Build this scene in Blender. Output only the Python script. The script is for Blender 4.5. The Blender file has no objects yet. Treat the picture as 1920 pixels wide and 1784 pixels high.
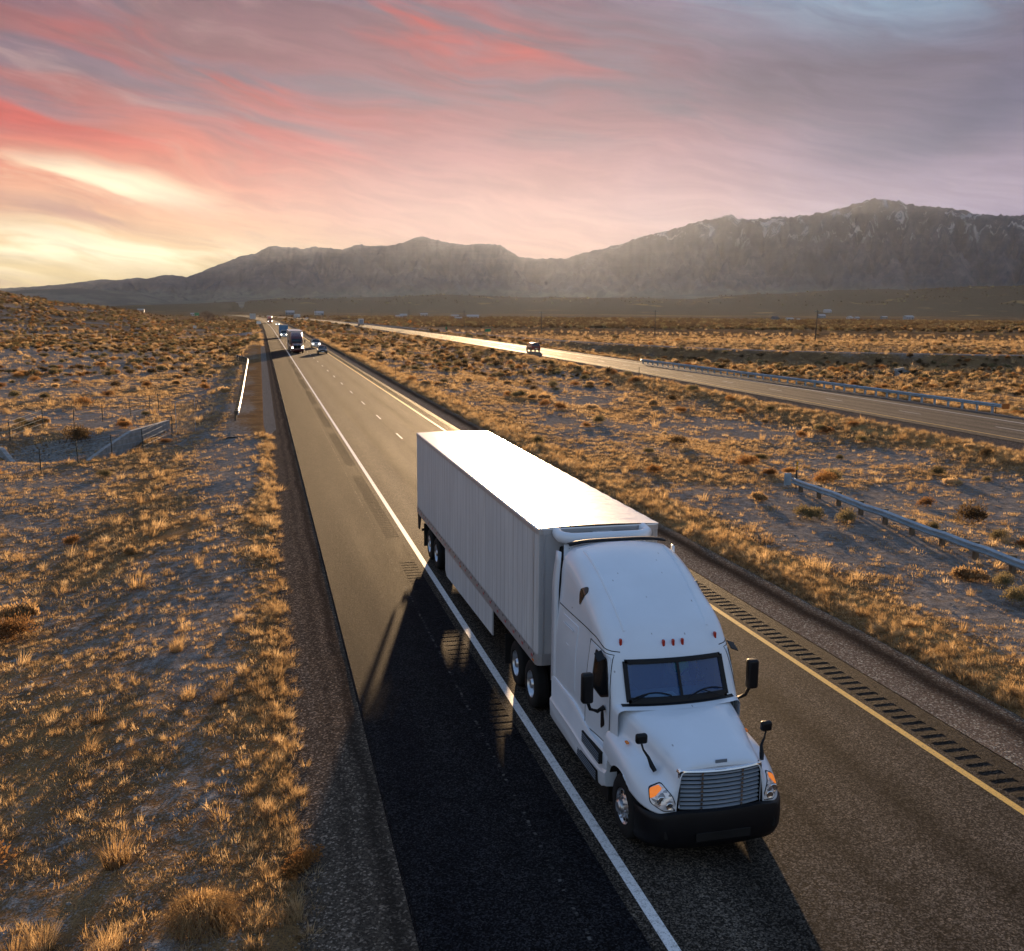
import bpy, bmesh, math, random
import numpy as np
from mathutils import Vector, Matrix
from mathutils.bvhtree import BVHTree

random.seed(7)
R = math.radians
scene = bpy.context.scene
C = scene.collection

# ------------------------------------------------------------------ camera
cam_d = bpy.data.cameras.new('camera')
cam = bpy.data.objects.new('camera', cam_d)
C.objects.link(cam)
CAM = Vector((-5.0717, 0.0, 8.3876))
PITCH, YAW, ROLL, FPX = 0.1642, 0.2454, 0.0066, 1874.4
F_ = Vector((math.sin(YAW)*math.cos(PITCH), math.cos(YAW)*math.cos(PITCH), -math.sin(PITCH)))
R0 = Vector((math.cos(YAW), -math.sin(YAW), 0))
U0 = R0.cross(F_)
R_ = R0*math.cos(ROLL) + U0*math.sin(ROLL)
U_ = U0*math.cos(ROLL) - R0*math.sin(ROLL)
m = Matrix.Identity(4)
for i in range(3):
    m[i][0] = R_[i]; m[i][1] = U_[i]; m[i][2] = -F_[i]; m[i][3] = CAM[i]
cam.matrix_world = m
cam_d.sensor_fit = 'HORIZONTAL'
cam_d.sensor_width = 36.0
cam_d.lens = 36.0*FPX/1920.0
cam_d.clip_start = 0.1
cam_d.clip_end = 60000
scene.camera = cam

# ------------------------------------------------------------------ light, sky, exposure
SUN_AZ, SUN_EL = 13.8, 4.7
EXPO = 1.38
HAZE_D = 0.85e-5
scene.view_settings.view_transform = 'Standard'
scene.view_settings.look = 'None'
scene.view_settings.exposure = EXPO
scene.view_settings.gamma = 1.0
try:
    scene.cycles.use_denoising = True
    scene.cycles.max_bounces = 6
    scene.cycles.diffuse_bounces = 3
    scene.cycles.glossy_bounces = 3
    scene.cycles.transmission_bounces = 4
    scene.cycles.transparent_max_bounces = 8
    scene.cycles.volume_bounces = 0
    scene.cycles.caustics_reflective = False
    scene.cycles.caustics_refractive = False
    scene.cycles.sample_clamp_indirect = 4.0
except Exception:
    pass
sun_d = bpy.data.lights.new('sun', 'SUN')
sun_d.energy = 5.0
sun_d.angle = R(0.9)
sun_d.color = (1.0, 0.66, 0.35)
sun = bpy.data.objects.new('sun', sun_d)
C.objects.link(sun)
sd = Vector((math.sin(R(SUN_AZ))*math.cos(R(SUN_EL)), math.cos(R(SUN_AZ))*math.cos(R(SUN_EL)), math.sin(R(SUN_EL))))
sun.rotation_euler = sd.to_track_quat('Z', 'Y').to_euler()
sun.location = (100, 380, 60)


class NT:
    """small helper to write node trees"""
    def __init__(s, tree):
        s.t = tree; s.n = tree.nodes; s.l = tree.links
    def new(s, typ, **kw):
        n = s.n.new(typ)
        for k, v in kw.items(): setattr(n, k, v)
        return n
    def put(s, sock, v):
        if v is None: return
        if isinstance(v, bpy.types.NodeSocket): s.l.new(v, sock)
        elif isinstance(v, (tuple, list)):
            v = tuple(v)
            if sock.type == 'RGBA' and len(v) == 3: v = v + (1,)
            sock.default_value = v
        else:
            if sock.type == 'RGBA': v = (v, v, v, 1)
            elif sock.type == 'VECTOR': v = (v, v, v)
            sock.default_value = v
    def math(s, op, a, b=None, c=None, clamp=False):
        n = s.new('ShaderNodeMath', operation=op); n.use_clamp = clamp
        s.put(n.inputs[0], a); s.put(n.inputs[1], b); s.put(n.inputs[2], c)
        return n.outputs[0]
    def vmath(s, op, a, b=None):
        n = s.new('ShaderNodeVectorMath', operation=op)
        s.put(n.inputs[0], a); s.put(n.inputs[1], b)
        return n.outputs[0]
    def mix(s, f, a, b, blend='MIX'):
        n = s.new('ShaderNodeMix', data_type='RGBA', blend_type=blend)
        n.clamp_factor = True
        s.put(n.inputs['Factor'], f); s.put(n.inputs[6], a); s.put(n.inputs[7], b)
        return n.outputs[2]
    def ss(s, x, a, b):   # smoothstep a->b (0..1), a may be > b
        n = s.new('ShaderNodeMapRange', interpolation_type='SMOOTHSTEP')
        if a > b:
            s.put(n.inputs[0], x); n.inputs[1].default_value = b; n.inputs[2].default_value = a
            n.inputs[3].default_value = 1; n.inputs[4].default_value = 0
        else:
            s.put(n.inputs[0], x); n.inputs[1].default_value = a; n.inputs[2].default_value = b
            n.inputs[3].default_value = 0; n.inputs[4].default_value = 1
        return n.outputs[0]
    def ramp(s, f, stops, interp='LINEAR'):
        n = s.new('ShaderNodeValToRGB'); cr = n.color_ramp; cr.interpolation = interp
        while len(cr.elements) < len(stops): cr.elements.new(0.5)
        for e, (p, c) in zip(cr.elements, stops):
            e.position = p
            e.color = (c, c, c, 1) if isinstance(c, (int, float)) else tuple(c)+(1,)
        s.put(n.inputs[0], f)
        return n.outputs[0]
    def noise(s, vec, scale=1.0, detail=4, rough=0.55, dist=0.0, out=0):
        n = s.new('ShaderNodeTexNoise')
        s.put(n.inputs['Vector'], vec); n.inputs['Scale'].default_value = scale
        n.inputs['Detail'].default_value = detail; n.inputs['Roughness'].default_value = rough
        n.inputs['Distortion'].default_value = dist
        return n.outputs[out]
    def voro(s, vec, scale=1.0, feat='F1', out=0, rnd=1.0):
        n = s.new('ShaderNodeTexVoronoi', feature=feat)
        s.put(n.inputs['Vector'], vec); n.inputs['Scale'].default_value = scale
        n.inputs['Randomness'].default_value = rnd
        return n.outputs[out]
    def comb(s, x, y, z=0.0):
        n = s.new('ShaderNodeCombineXYZ')
        s.put(n.inputs[0], x); s.put(n.inputs[1], y); s.put(n.inputs[2], z)
        return n.outputs[0]
    def sep(s, v):
        n = s.new('ShaderNodeSeparateXYZ'); s.put(n.inputs[0], v)
        return n.outputs[0], n.outputs[1], n.outputs[2]
    def bump(s, h, strength=0.5, dist=0.05, normal=None):
        n = s.new('ShaderNodeBump'); s.put(n.inputs['Height'], h)
        n.inputs['Strength'].default_value = strength; n.inputs['Distance'].default_value = dist
        if normal is not None: s.l.new(normal, n.inputs['Normal'])
        return n.outputs[0]


def new_mat(name):
    mt = bpy.data.materials.new(name); mt.use_nodes = True
    mt.node_tree.nodes.clear()
    t = NT(mt.node_tree)
    out = t.new('ShaderNodeOutputMaterial')
    return mt, t, out

def principled(t, out, base, rough=0.6, metal=0.0, normal=None, spec=0.5, coat=0.0, emit=None, estr=0.0, trans=0.0, alpha=None):
    p = t.new('ShaderNodeBsdfPrincipled')
    t.put(p.inputs['Base Color'], base); t.put(p.inputs['Roughness'], rough); t.put(p.inputs['Metallic'], metal)
    t.put(p.inputs['Specular IOR Level'], spec); t.put(p.inputs['Coat Weight'], coat)
    p.inputs['Coat Roughness'].default_value = 0.06
    if trans: p.inputs['Transmission Weight'].default_value = trans
    if normal is not None: t.l.new(normal, p.inputs['Normal'])
    if emit is not None:
        t.put(p.inputs['Emission Color'], emit); p.inputs['Emission Strength'].default_value = estr
    if alpha is not None: t.put(p.inputs['Alpha'], alpha)
    t.l.new(p.outputs[0], out.inputs[0])
    return p

# ------------------------------------------------------------------ sky (world)
world = bpy.data.worlds.new('World'); scene.world = world; world.use_nodes = True
wt = NT(world.node_tree); wt.n.clear()
wout = wt.new('ShaderNodeOutputWorld'); wbg = wt.new('ShaderNodeBackground')
wt.l.new(wbg.outputs[0], wout.inputs[0])
sky = wt.new('ShaderNodeTexSky', sky_type='NISHITA')
sky.sun_disc = False; sky.sun_elevation = R(SUN_EL); sky.sun_rotation = R(SUN_AZ)
sky.air_density = 1.2; sky.dust_density = 2.0; sky.ozone_density = 1.5
tc = wt.new('ShaderNodeTexCoord')
dx, dy, dz = wt.sep(wt.vmath('NORMALIZE', tc.outputs['Generated']))
EL = wt.math('MULTIPLY', wt.math('ARCSINE', dz), 57.2958)
AZ = wt.math('MULTIPLY', wt.math('ARCTAN2', dx, dy), 57.2958)
# slowly meandering coordinates so that nothing in the sky runs in straight lines
P0 = wt.comb(AZ, EL, 0)
wob = wt.noise(wt.vmath('MULTIPLY', P0, (0.055, 0.13, 0)), 1.0, 3, 0.5, out=1)
wob = wt.vmath('MULTIPLY', wt.vmath('SUBTRACT', wob, (0.5, 0.5, 0.5)), (14, 4.0, 0))
PW = wt.vmath('ADD', P0, wob)
wx, wy, _ = wt.sep(PW)
elw = wt.math('DIVIDE', wy, 20.0)
left = wt.ramp(elw, [(0.0, (.78, .60, .32)), (0.13, (.86, .68, .38)), (0.20, (.88, .58, .34)), (0.27, (.88, .42, .28)),
                     (0.40, (.80, .27, .22)), (0.48, (.58, .22, .21)), (0.62, (.36, .17, .18)), (0.80, (.24, .155, .175)), (1.0, (.20, .155, .185))])
mid = wt.ramp(elw, [(0.0, (.50, .32, .22)), (0.14, (.52, .32, .27)), (0.28, (.54, .31, .30)), (0.42, (.50, .26, .28)),
                    (0.55, (.38, .18, .21)), (0.70, (.27, .145, .18)), (0.85, (.25, .14, .18)), (1.0, (.22, .17, .22))])
right = wt.ramp(elw, [(0.0, (.46, .37, .41)), (0.24, (.40, .35, .43)), (0.38, (.34, .29, .37)), (0.50, (.23, .21, .28)),
                      (0.62, (.19, .18, .25)), (0.74, (.21, .25, .33)), (0.85, (.28, .39, .50)), (1.0, (.30, .43, .55))])
base = wt.mix(wt.ss(wx, -9, 12), left, mid)
base = wt.mix(wt.ss(wx, 14, 36), base, right)
# diagonal streak frame: clouds sink from upper left to lower right
def frame(ax, ay, ang):
    c, s = math.cos(R(ang)), math.sin(R(ang))
    a = wt.math('ADD', wt.math('MULTIPLY', wx, c), wt.math('MULTIPLY', wy, -s))
    b = wt.math('ADD', wt.math('MULTIPLY', wx, s), wt.math('MULTIPLY', wy, c))
    return wt.comb(wt.math('MULTIPLY', a, ax), wt.math('MULTIPLY', b, ay), 0)
f1 = frame(0.045, 0.30, 9)
n1 = wt.noise(f1, 1.3, 6, 0.52, 0.4)
f2 = frame(0.10, 0.62, 12)
n2 = wt.noise(wt.vmath('ADD', f2, (7.3, 3.1, 0)), 1.1, 7, 0.58, 0.3)
f3 = frame(0.07, 0.42, 16)
n3 = wt.noise(wt.vmath('ADD', f3, (1.7, 9.4, 0)), 1.0, 6, 0.55, 0.5)
# grey-mauve veils higher up
veil = wt.math('MULTIPLY', wt.ss(n1, 0.44, 0.60), wt.ss(wy, 6.5, 11))
base = wt.mix(wt.math('MULTIPLY', veil, 0.72), base, (.20, .185, .235))
# pale openings
gap = wt.math('MULTIPLY', wt.ss(n2, 0.52, 0.70), wt.ss(wx, 12, -14))
base = wt.mix(wt.math('MULTIPLY', gap, 0.50), base, (.62, .42, .38))
# rosy lit undersides
def blob(az, el, sa, se, ang=0):
    c, s = math.cos(R(ang)), math.sin(R(ang))
    a = wt.math('SUBTRACT', wx, az); b = wt.math('SUBTRACT', wy, el)
    u = wt.math('DIVIDE', wt.math('ADD', wt.math('MULTIPLY', a, c), wt.math('MULTIPLY', b, -s)), sa)
    v = wt.math('DIVIDE', wt.math('ADD', wt.math('MULTIPLY', a, s), wt.math('MULTIPLY', b, c)), se)
    r2 = wt.math('ADD', wt.math('MULTIPLY', u, u), wt.math('MULTIPLY', v, v))
    return wt.math('EXPONENT', wt.math('MULTIPLY', r2, -1.0))
rose = wt.math('MULTIPLY', wt.ss(n3, 0.42, 0.62), wt.math('ADD', blob(9, 14.6, 8, 1.5, 12), wt.math('ADD', blob(-1, 12.0, 9, 1.9, 8), blob(-8, 9.0, 11, 1.3, 6))))
base = wt.mix(wt.math('MULTIPLY', rose, 1.0, clamp=True), base, (.72, .17, .16))
# bright yellow breaks low on the left
brk = wt.math('MULTIPLY', wt.ss(n2, 0.36, 0.56), wt.math('ADD', blob(-8.0, 6.1, 4.6, 0.75, 4), blob(-9, 2.9, 7.5, 1.05, 1)))
base = wt.mix(wt.math('MULTIPLY', brk, 1.0, clamp=True), base, (1.25, 1.08, .72))
dk = wt.math('MULTIPLY', wt.ss(n3, 0.42, 0.55), blob(-9.0, 4.6, 3.2, 0.6, 4))
base = wt.mix(wt.math('MULTIPLY', dk, 0.9), base, (.55, .30, .24))
# dark lens cloud upper right
lens = wt.math('MULTIPLY', wt.ss(n1, 0.15, 0.35), blob(38.5, 9.8, 8.5, 1.5, -13))
base = wt.mix(wt.math('MULTIPLY', lens, 0.75, clamp=True), base, (.115, .135, .21))
# warm glow of the low sun
bank = wt.math('MULTIPLY', wt.ss(n3, 0.30, 0.56), blob(30, 12.2, 13, 2.0, -4))
base = wt.mix(wt.math('MULTIPLY', bank, 0.9, clamp=True), base, (.135, .125, .175))
bank2 = wt.math('MULTIPLY', wt.ss(n1, 0.36, 0.56), blob(14, 10.6, 9, 1.5, 6))
base = wt.mix(wt.math('MULTIPLY', bank2, 0.45, clamp=True), base, (.24, .19, .23))
opening = wt.math('MULTIPLY', wt.ss(n2, 0.34, 0.58), blob(32, 16.0, 8, 1.5, 3))
base = wt.mix(wt.math('MULTIPLY', opening, 0.85, clamp=True), base, (.30, .41, .50))
glow = blob(SUN_AZ+1.2, 2.5, 9.5, 4.0)
base = wt.mix(wt.math('MULTIPLY', glow, 0.10), base, (.90, .66, .44))
# fine grain in the cloud sheet
g4 = wt.noise(frame(0.22, 1.5, 10), 1.0, 6, 0.6)
base = wt.mix(1.0, base, wt.mix(wt.ss(g4, 0.3, 0.7), (.88, .88, .90), (1.12, 1.11, 1.09)), 'MULTIPLY')
# the cloud sheet ends high up and away from the sunset; there the clear dusk sky shows
cover = wt.math('MULTIPLY', wt.ss(EL, 34, 16), wt.math('MAXIMUM', wt.ss(wt.math('ABSOLUTE', wt.math('SUBTRACT', AZ, 14)), 80, 40), 0.0))
SKY_GAIN = 1.0 / (2 ** EXPO)
nish = wt.mix(1.0, sky.outputs[0], (0.06, 0.06, 0.06), 'MULTIPLY')
clear = wt.mix(1.0, nish, wt.ramp(wt.math('DIVIDE', EL, 90.0), [(0, (.105, .085, .105)), (.16, (.090, .095, .130)), (.40, (.055, .085, .150)), (1, (.034, .062, .130))]), 'ADD')
hs = wt.new('ShaderNodeHueSaturation'); hs.inputs['Saturation'].default_value = 1.14; hs.inputs['Value'].default_value = .93
wt.l.new(base, hs.inputs['Color']); base = hs.outputs[0]
cl = wt.mix(1.0, base, (SKY_GAIN*.86, SKY_GAIN*.89, SKY_GAIN*1.0), 'MULTIPLY')
fin = wt.mix(cover, clear, cl)
wt.l.new(fin, wbg.inputs[0]); wbg.inputs[1].default_value = 1.0
try:
    world.cycles.sampling_method = 'MANUAL'; world.cycles.sample_map_resolution = 512
except Exception:
    pass

# ------------------------------------------------------------------ object helpers
def tag(o, label=None, cat=None, group=None, kind=None):
    if label: o['label'] = label
    if cat: o['category'] = cat
    if group: o['group'] = group
    if kind: o['kind'] = kind
    return o

def empty(name, loc=(0, 0, 0), rz=0.0, label=None, cat=None, group=None):
    o = bpy.data.objects.new(name, None); C.objects.link(o)
    o.location = loc; o.rotation_euler = (0, 0, rz); o.empty_display_size = 0.3
    return tag(o, label, cat, group)

def copy_tree(o, parent=None):
    c = o.copy(); C.objects.link(c)
    if parent is not None:
        c.parent = parent; c.matrix_parent_inverse = o.matrix_parent_inverse.copy()
    for ch in list(o.children): copy_tree(ch, c)
    return c

class MB:
    def __init__(s): s.v = []; s.f = []; s.mi = []; s.cur = 0
    def face(s, idx): s.f.append(tuple(idx)); s.mi.append(s.cur)
    def box(s, c, d, rz=0.0, taper=1.0):
        x, y, z = c; a, b, h = d[0]/2, d[1]/2, d[2]/2
        n = len(s.v); cr, sr = math.cos(rz), math.sin(rz)
        for k, (sx, sy, sz) in enumerate([(-1,-1,-1),(1,-1,-1),(1,1,-1),(-1,1,-1),(-1,-1,1),(1,-1,1),(1,1,1),(-1,1,1)]):
            tp = taper if sz > 0 else 1.0
            px, py = sx*a*tp, sy*b*tp
            s.v.append((x+px*cr-py*sr, y+px*sr+py*cr, z+sz*h))
        for f in [(0,3,2,1),(4,5,6,7),(0,1,5,4),(1,2,6,5),(2,3,7,6),(3,0,4,7)]: s.face([n+i for i in f])
        return s
    def grid(s, P, close_u=False, close_v=False, flip=False):
        n0 = len(s.v); nu, nv = len(P), len(P[0])
        for row in P: s.v.extend([tuple(p) for p in row])
        for i in range(nu if close_u else nu-1):
            for j in range(nv if close_v else nv-1):
                a = n0+i*nv+j; b = n0+i*nv+(j+1) % nv
                c = n0+((i+1) % nu)*nv+(j+1) % nv; d = n0+((i+1) % nu)*nv+j
                s.face((d, c, b, a) if flip else (a, b, c, d))
        return s
    def fan(s, pts, flip=False):
        n = len(s.v); s.v.extend([tuple(p) for p in pts]); idx = list(range(n, n+len(pts)))
        s.face(idx[::-1] if flip else idx)
        return s
    def tube(s, pts, r, n=8, cap=True):
        pts = [Vector(p) for p in pts]
        rr = r if isinstance(r, (list, tuple)) else [r]*len(pts)
        rows = []; ref = None
        for i, p in enumerate(pts):
            t = (pts[min(i+1, len(pts)-1)]-pts[max(i-1, 0)]).normalized()
            if ref is None: ref = Vector((0, 0, 1)) if abs(t.z) < .9 else Vector((1, 0, 0))
            a = t.cross(ref).normalized(); b = t.cross(a).normalized(); ref = -b if False else ref
            rows.append([p+(a*math.cos(2*math.pi*k/n)+b*math.sin(2*math.pi*k/n))*rr[i] for k in range(n)])
        s.grid(rows, close_v=True)
        if cap: s.fan(rows[0], True); s.fan(rows[-1])
        return s
    def lathe(s, prof, origin, axis='x', n=32, sign=1):
        """prof: list of (radius, offset along axis)"""
        ox, oy, oz = origin; rows = []
        for r, a in prof:
            row = []
            for k in range(n):
                t = 2*math.pi*k/n; c, sn = r*math.cos(t), r*math.sin(t)
                if axis == 'x': row.append((ox+a*sign, oy+c, oz+sn))
                elif axis == 'z': row.append((ox+c, oy+sn, oz+a*sign))
                else: row.append((ox+c, oy+a*sign, oz+sn))
            rows.append(row)
        s.grid(rows, close_v=True, flip=(sign < 0))
        return s
    def prism(s, outline, depth, frame_o, ex, ey, ez):
        """outline (a,b) in plane ex,ey from origin; extruded along ez by depth"""
        o = Vector(frame_o); ex = Vector(ex); ey = Vector(ey); ez = Vector(ez)
        lo = [o+ex*a+ey*b for a, b in outline]; hi = [p+ez*depth for p in lo]
        n = len(s.v); k = len(lo)
        s.v.extend([tuple(p) for p in lo+hi])
        s.face(list(range(n+k-1, n-1, -1))); s.face(list(range(n+k, n+2*k)))
        for i in range(k):
            j = (i+1) % k; s.face((n+i, n+j, n+k+j, n+k+i))
        return s
    def build(s, name, mats, parent=None, smooth=False, bevel=0.0, solid=0.0, subs=0, loc=None, fixn=True, angle=40, seg=2):
        me = bpy.data.meshes.new(name)
        me.from_pydata(s.v, [], s.f)
        if not isinstance(mats, (list, tuple)): mats = [mats]
        for mt in mats: me.materials.append(mt)
        if len(mats) > 1: me.polygons.foreach_set('material_index', s.mi)
        if fixn:
            bm = bmesh.new(); bm.from_mesh(me)
            bmesh.ops.remove_doubles(bm, verts=bm.verts, dist=0.0004)
            bmesh.ops.recalc_face_normals(bm, faces=bm.faces)
            bm.to_mesh(me); bm.free()
        if smooth:
            me.polygons.foreach_set('use_smooth', [True]*len(me.polygons))
            try: me.set_sharp_from_angle(angle=R(angle))
            except Exception: pass
        me.update()
        o = bpy.data.objects.new(name, me); C.objects.link(o)
        if parent is not None: o.parent = parent
        if loc is not None: o.location = loc
        if solid:
            md = o.modifiers.new('s', 'SOLIDIFY'); md.thickness = solid; md.offset = 0
        if bevel:
            md = o.modifiers.new('b', 'BEVEL'); md.width = bevel; md.segments = seg; md.limit_method = 'ANGLE'; md.angle_limit = R(40)
            md.harden_normals = False
        if subs:
            md = o.modifiers.new('u', 'SUBSURF'); md.levels = subs; md.render_levels = subs
        return o

# ------------------------------------------------------------------ numpy noise
_rs = np.random.RandomState(11)
_perm = np.concatenate([_rs.permutation(512)]*3)
_ga = _rs.rand(512)*2*np.pi
_gx, _gy = np.cos(_ga), np.sin(_ga)
def perlin(x, y, seed=0):
    x = np.asarray(x, float)+seed*17.13; y = np.asarray(y, float)+seed*5.77
    xi = np.floor(x).astype(np.int64); yi = np.floor(y).astype(np.int64)
    xf, yf = x-xi, y-yi
    u = xf*xf*xf*(xf*(xf*6-15)+10); v = yf*yf*yf*(yf*(yf*6-15)+10)
    def g(ix, iy, fx, fy):
        h = _perm[(_perm[ix & 511]+iy) & 511]
        return _gx[h]*fx+_gy[h]*fy
    a = g(xi, yi, xf, yf); b = g(xi+1, yi, xf-1, yf); c = g(xi, yi+1, xf, yf-1); d = g(xi+1, yi+1, xf-1, yf-1)
    return (a+(b-a)*u)*(1-v)+(c+(d-c)*u)*v
def fbm(x, y, sc, octv=4, seed=0, rough=0.5):
    o = 0; a = 1; t = 0
    for k in range(octv):
        o = o+a*perlin(np.asarray(x)/sc*2**k, np.asarray(y)/sc*2**k, seed+k*3); t += a; a *= rough
    return o/t*1.6
def sstep(x, a, b):
    t = np.clip((np.asarray(x, float)-a)/(b-a), 0, 1)
    return t*t*(3-2*t)
# ------------------------------------------------------------------ the lie of the land
MTN = [(-12.73,0.903),(-11.27,1.005),(-9.77,1.163),(-8.62,1.344),(-7.97,1.437),(-7.33,1.393),(-6.27,1.548),(-5.75,1.502),(-4.94,1.71),(-4.53,1.744),(-3.72,1.618),(-2.89,1.94),(-2.33,2.203),(-1.49,2.5),(-0.92,2.764),(-0.08,2.922),(0.35,3.213),(0.93,3.394),(1.35,3.318),(2.49,3.226),(3.06,3.35),(3.64,3.331),(4.51,3.203),(5.33,3.503),(5.97,3.455),(7.14,3.472),(7.73,3.595),(8.47,3.864),(8.92,4.014),(9.51,3.877),(10.4,3.656),(11.14,3.605),(11.59,3.552),(12.48,3.675),(13.38,3.537),(13.98,3.163),(14.43,2.933),(15.18,2.85),(16.97,2.858),(17.86,3.152),(19.04,3.387),(20.07,3.676),(21.09,4.02),(22.25,4.331),(23.12,4.498),(23.69,4.721),(24.83,4.909),(26.02,5.176),(26.31,4.949),(27.39,4.935),(29.06,5.048),(30.42,5.161),(31.76,5.433),(32.55,5.684),(33.33,5.85),(34.13,5.747),(34.65,5.651),(35.05,5.533),(35.95,5.373),(37.48,5.193),(38.24,4.933),(39.22,4.85),(40.43,4.784),(44,4.4),(48,3.9),(54,3.0),(60,2.0),(66,1.2)]
MTN = [(-40,.4),(-30,.7),(-20,.8)]+MTN
NEARRIDGE = [(-30,.3),(-20,.55),(-12.75,0.718),(-11.28,0.871),(-9.03,0.957),(-7.36,0.843),(-5.92,0.666),(-5.13,0.479),(-4.07,0.066),(-3,-.3)]
FOOT = [(-20,-.3),(-11,-.25),(-8.32,-0.047),(-5.14,0.171),(-3.24,0.242),(-1.29,0.373),(0.98,0.536),(3.28,0.556),(6.22,0.668),(8.59,0.746),(9.79,0.843),(12.19,0.802),(13.99,0.725),(17.6,0.717),(20.58,0.733),(24.12,0.691),(25.85,0.844),(27.57,0.965),(29.26,1.026),(31.46,1.17),(33.62,1.253),(35.21,1.196),(37.76,1.354),(39.49,1.401),(40.7,1.448),(50,1.3),(60,.7)]
LEFTHILL = [(-60,1.2),(-30,1.2),(-18,1.1),(-12.74,0.797),(-11.31,0.47),(-10.08,0.267),(-8.31,0.063),(-7.02,-0.122),(-6.23,-0.256),(-4.5,-.62)]
def tab(x, T): T = np.array(T); return np.interp(x, T[:, 0], T[:, 1])
def smooth_tab(T):
    T = np.array(T, float); X = np.linspace(T[0, 0], T[-1, 0], 600); Y = np.interp(X, T[:, 0], T[:, 1])
    k = np.hanning(31); k /= k.sum(); Yp = np.pad(Y, 15, mode='edge')
    return np.stack([X, np.convolve(Yp, k, 'valid')], 1)
MO = smooth_tab([(-60,0),(420,0),(495,-.3),(620,-1.2),(733,-3.0),(846,-7.0),(994,-15),(1200,-34),(1500,-70)])
OO = smooth_tab([(-60,42.5),(20,42.8),(55,43.0),(95,44.0),(134,45.2),(190,45.4),(267,45.3),(340,44.5),(433,42.3),(560,39.5),(658,36.5),(760,31),(860,23),(1000,8),(1200,-18),(1500,-60)])
def mo(y): return tab(y, MO)
def oo(y): return tab(y, OO)          # opposite carriageway, near pavement edge
FRONT = [(190,158),(150,168),(125,180),(100,198),(87,225),(77,261),(70,303),(64.5,350),(60.5,402),(56.5,471),(52,560),(47,660)]
def poly_dist(x, y, P):
    x = np.asarray(x, float); y = np.asarray(y, float); d = np.full(x.shape, 1e9)
    for (ax, ay), (bx, by) in zip(P[:-1], P[1:]):
        vx, vy = bx-ax, by-ay; t = np.clip(((x-ax)*vx+(y-ay)*vy)/(vx*vx+vy*vy), 0, 1)
        d = np.minimum(d, np.hypot(x-ax-t*vx, y-ay-t*vy))
    return d
def terrain(x, y, detail=True):
    x = np.asarray(x, float); y = np.asarray(y, float)
    u = x-mo(y); w = x-oo(y); r = np.hypot(x+5, y); az = np.degrees(np.arctan2(x+5.07, y))
    z = np.zeros_like(x)
    # left of the road
    L = -(0.07+0.9*sstep(-u, 4.7, 14)-0.45*sstep(-u, 26, 60))
    pull = sstep(y, 66, 76)*(1-sstep(y, 228, 245))
    L = L*(1-pull)+pull*(-(0.02+.75*sstep(-u, 7.3, 12.5)-.45*sstep(-u, 16, 40)))
    # median
    M = -(0.06+0.12*sstep(u, 11, 20)+0.75*sstep(u, 20, 27)*sstep(-w, 1.5, 9))
    # right of the far carriageway
    fd = poly_dist(x, y, FRONT)
    ditch = sstep(w, 13, 18)*sstep(fd, 3.0, 7.5)*(1-sstep(y+0.35*x, 235, 300))
    RR = -0.08-1.7*ditch-0.25*sstep(w, 13, 30)+0.35*(1-sstep(fd, 3, 6))
    z = np.where(u < 0, L, np.where(w < 5, M, RR))
    # rough ground
    rough = np.clip(sstep(-u, 4.4, 7)+sstep(u, 10.2, 12.5)*sstep(-w, 1.8, 4)+sstep(w, 13, 16)*sstep(fd, 2.6, 4), 0, 1)
    rough = rough*(1-pull*(1-sstep(-u, 7, 8)))
    if detail:
        n = .17*fbm(x, y, 9, 3, 1)+.07*np.abs(fbm(x, y, 2.2, 3, 2))+.030*fbm(x, y, .55, 3, 3)*(r < 110)
        n = n+sstep(r, 80, 300)*.22*fbm(x, y, 24, 4, 5)
        z = z+n*rough
    # culvert basin on the left
    cb = np.exp(-(((x+17.6)/4.2)**2+((y-71.5)/5.2)**2)**2*1.0)
    z = z-1.0*cb*sstep(-u, 9, 13)
    z = z-0.9*np.exp(-(((x-104)/7)**2+((y-151)/4.0)**2)**2)
    # near hill on the left
    H = 8.4+np.tan(np.radians(tab(az, LEFTHILL)))*760
    H = np.maximum(H, 0)
    prof = sstep(r, 330, 760)*(1-.5*sstep(r, 1000, 2200))
    front = (np.cos(np.radians(az)) > 0)
    hl = H*prof*(1+.10*fbm(x, y, 90, 4, 8))*sstep(-az, 4.6, 6.5)
    z = z+np.where(front, hl, H*0)
    # foothills
    HF = np.maximum(8.4+np.tan(np.radians(tab(az, FOOT)))*3250, 0)
    t = (r-2150)/1100.0
    spur = np.abs(fbm(az*60, r*0.55, 300, 4, 21)); spur2 = np.abs(fbm(az*60, r*.4, 110, 4, 25))
    pf = sstep(t, 0, 1)*(1-0.75*sstep(t, 1.05, 1.9))
    hf = HF*pf*(1-np.minimum(.75*spur+.40*spur2, .5)*(1-.82*sstep(t, .72, 1.0))*sstep(t, .05, .35))
    z = z+np.where(front, hf, 0)
    # flatten under the pavements
    dist = np.maximum(-4.3-u, u-10.1)
    z = -0.30+(z+.30)*np.clip(dist/.8, 0, 1)
    dist = np.maximum(-1.5-w, w-12.4)
    z = -0.30+(z+.30)*np.clip(dist/1.2, 0, 1)
    return z
def gz(x, y): return float(terrain(np.array([x]), np.array([y]))[0])

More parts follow.
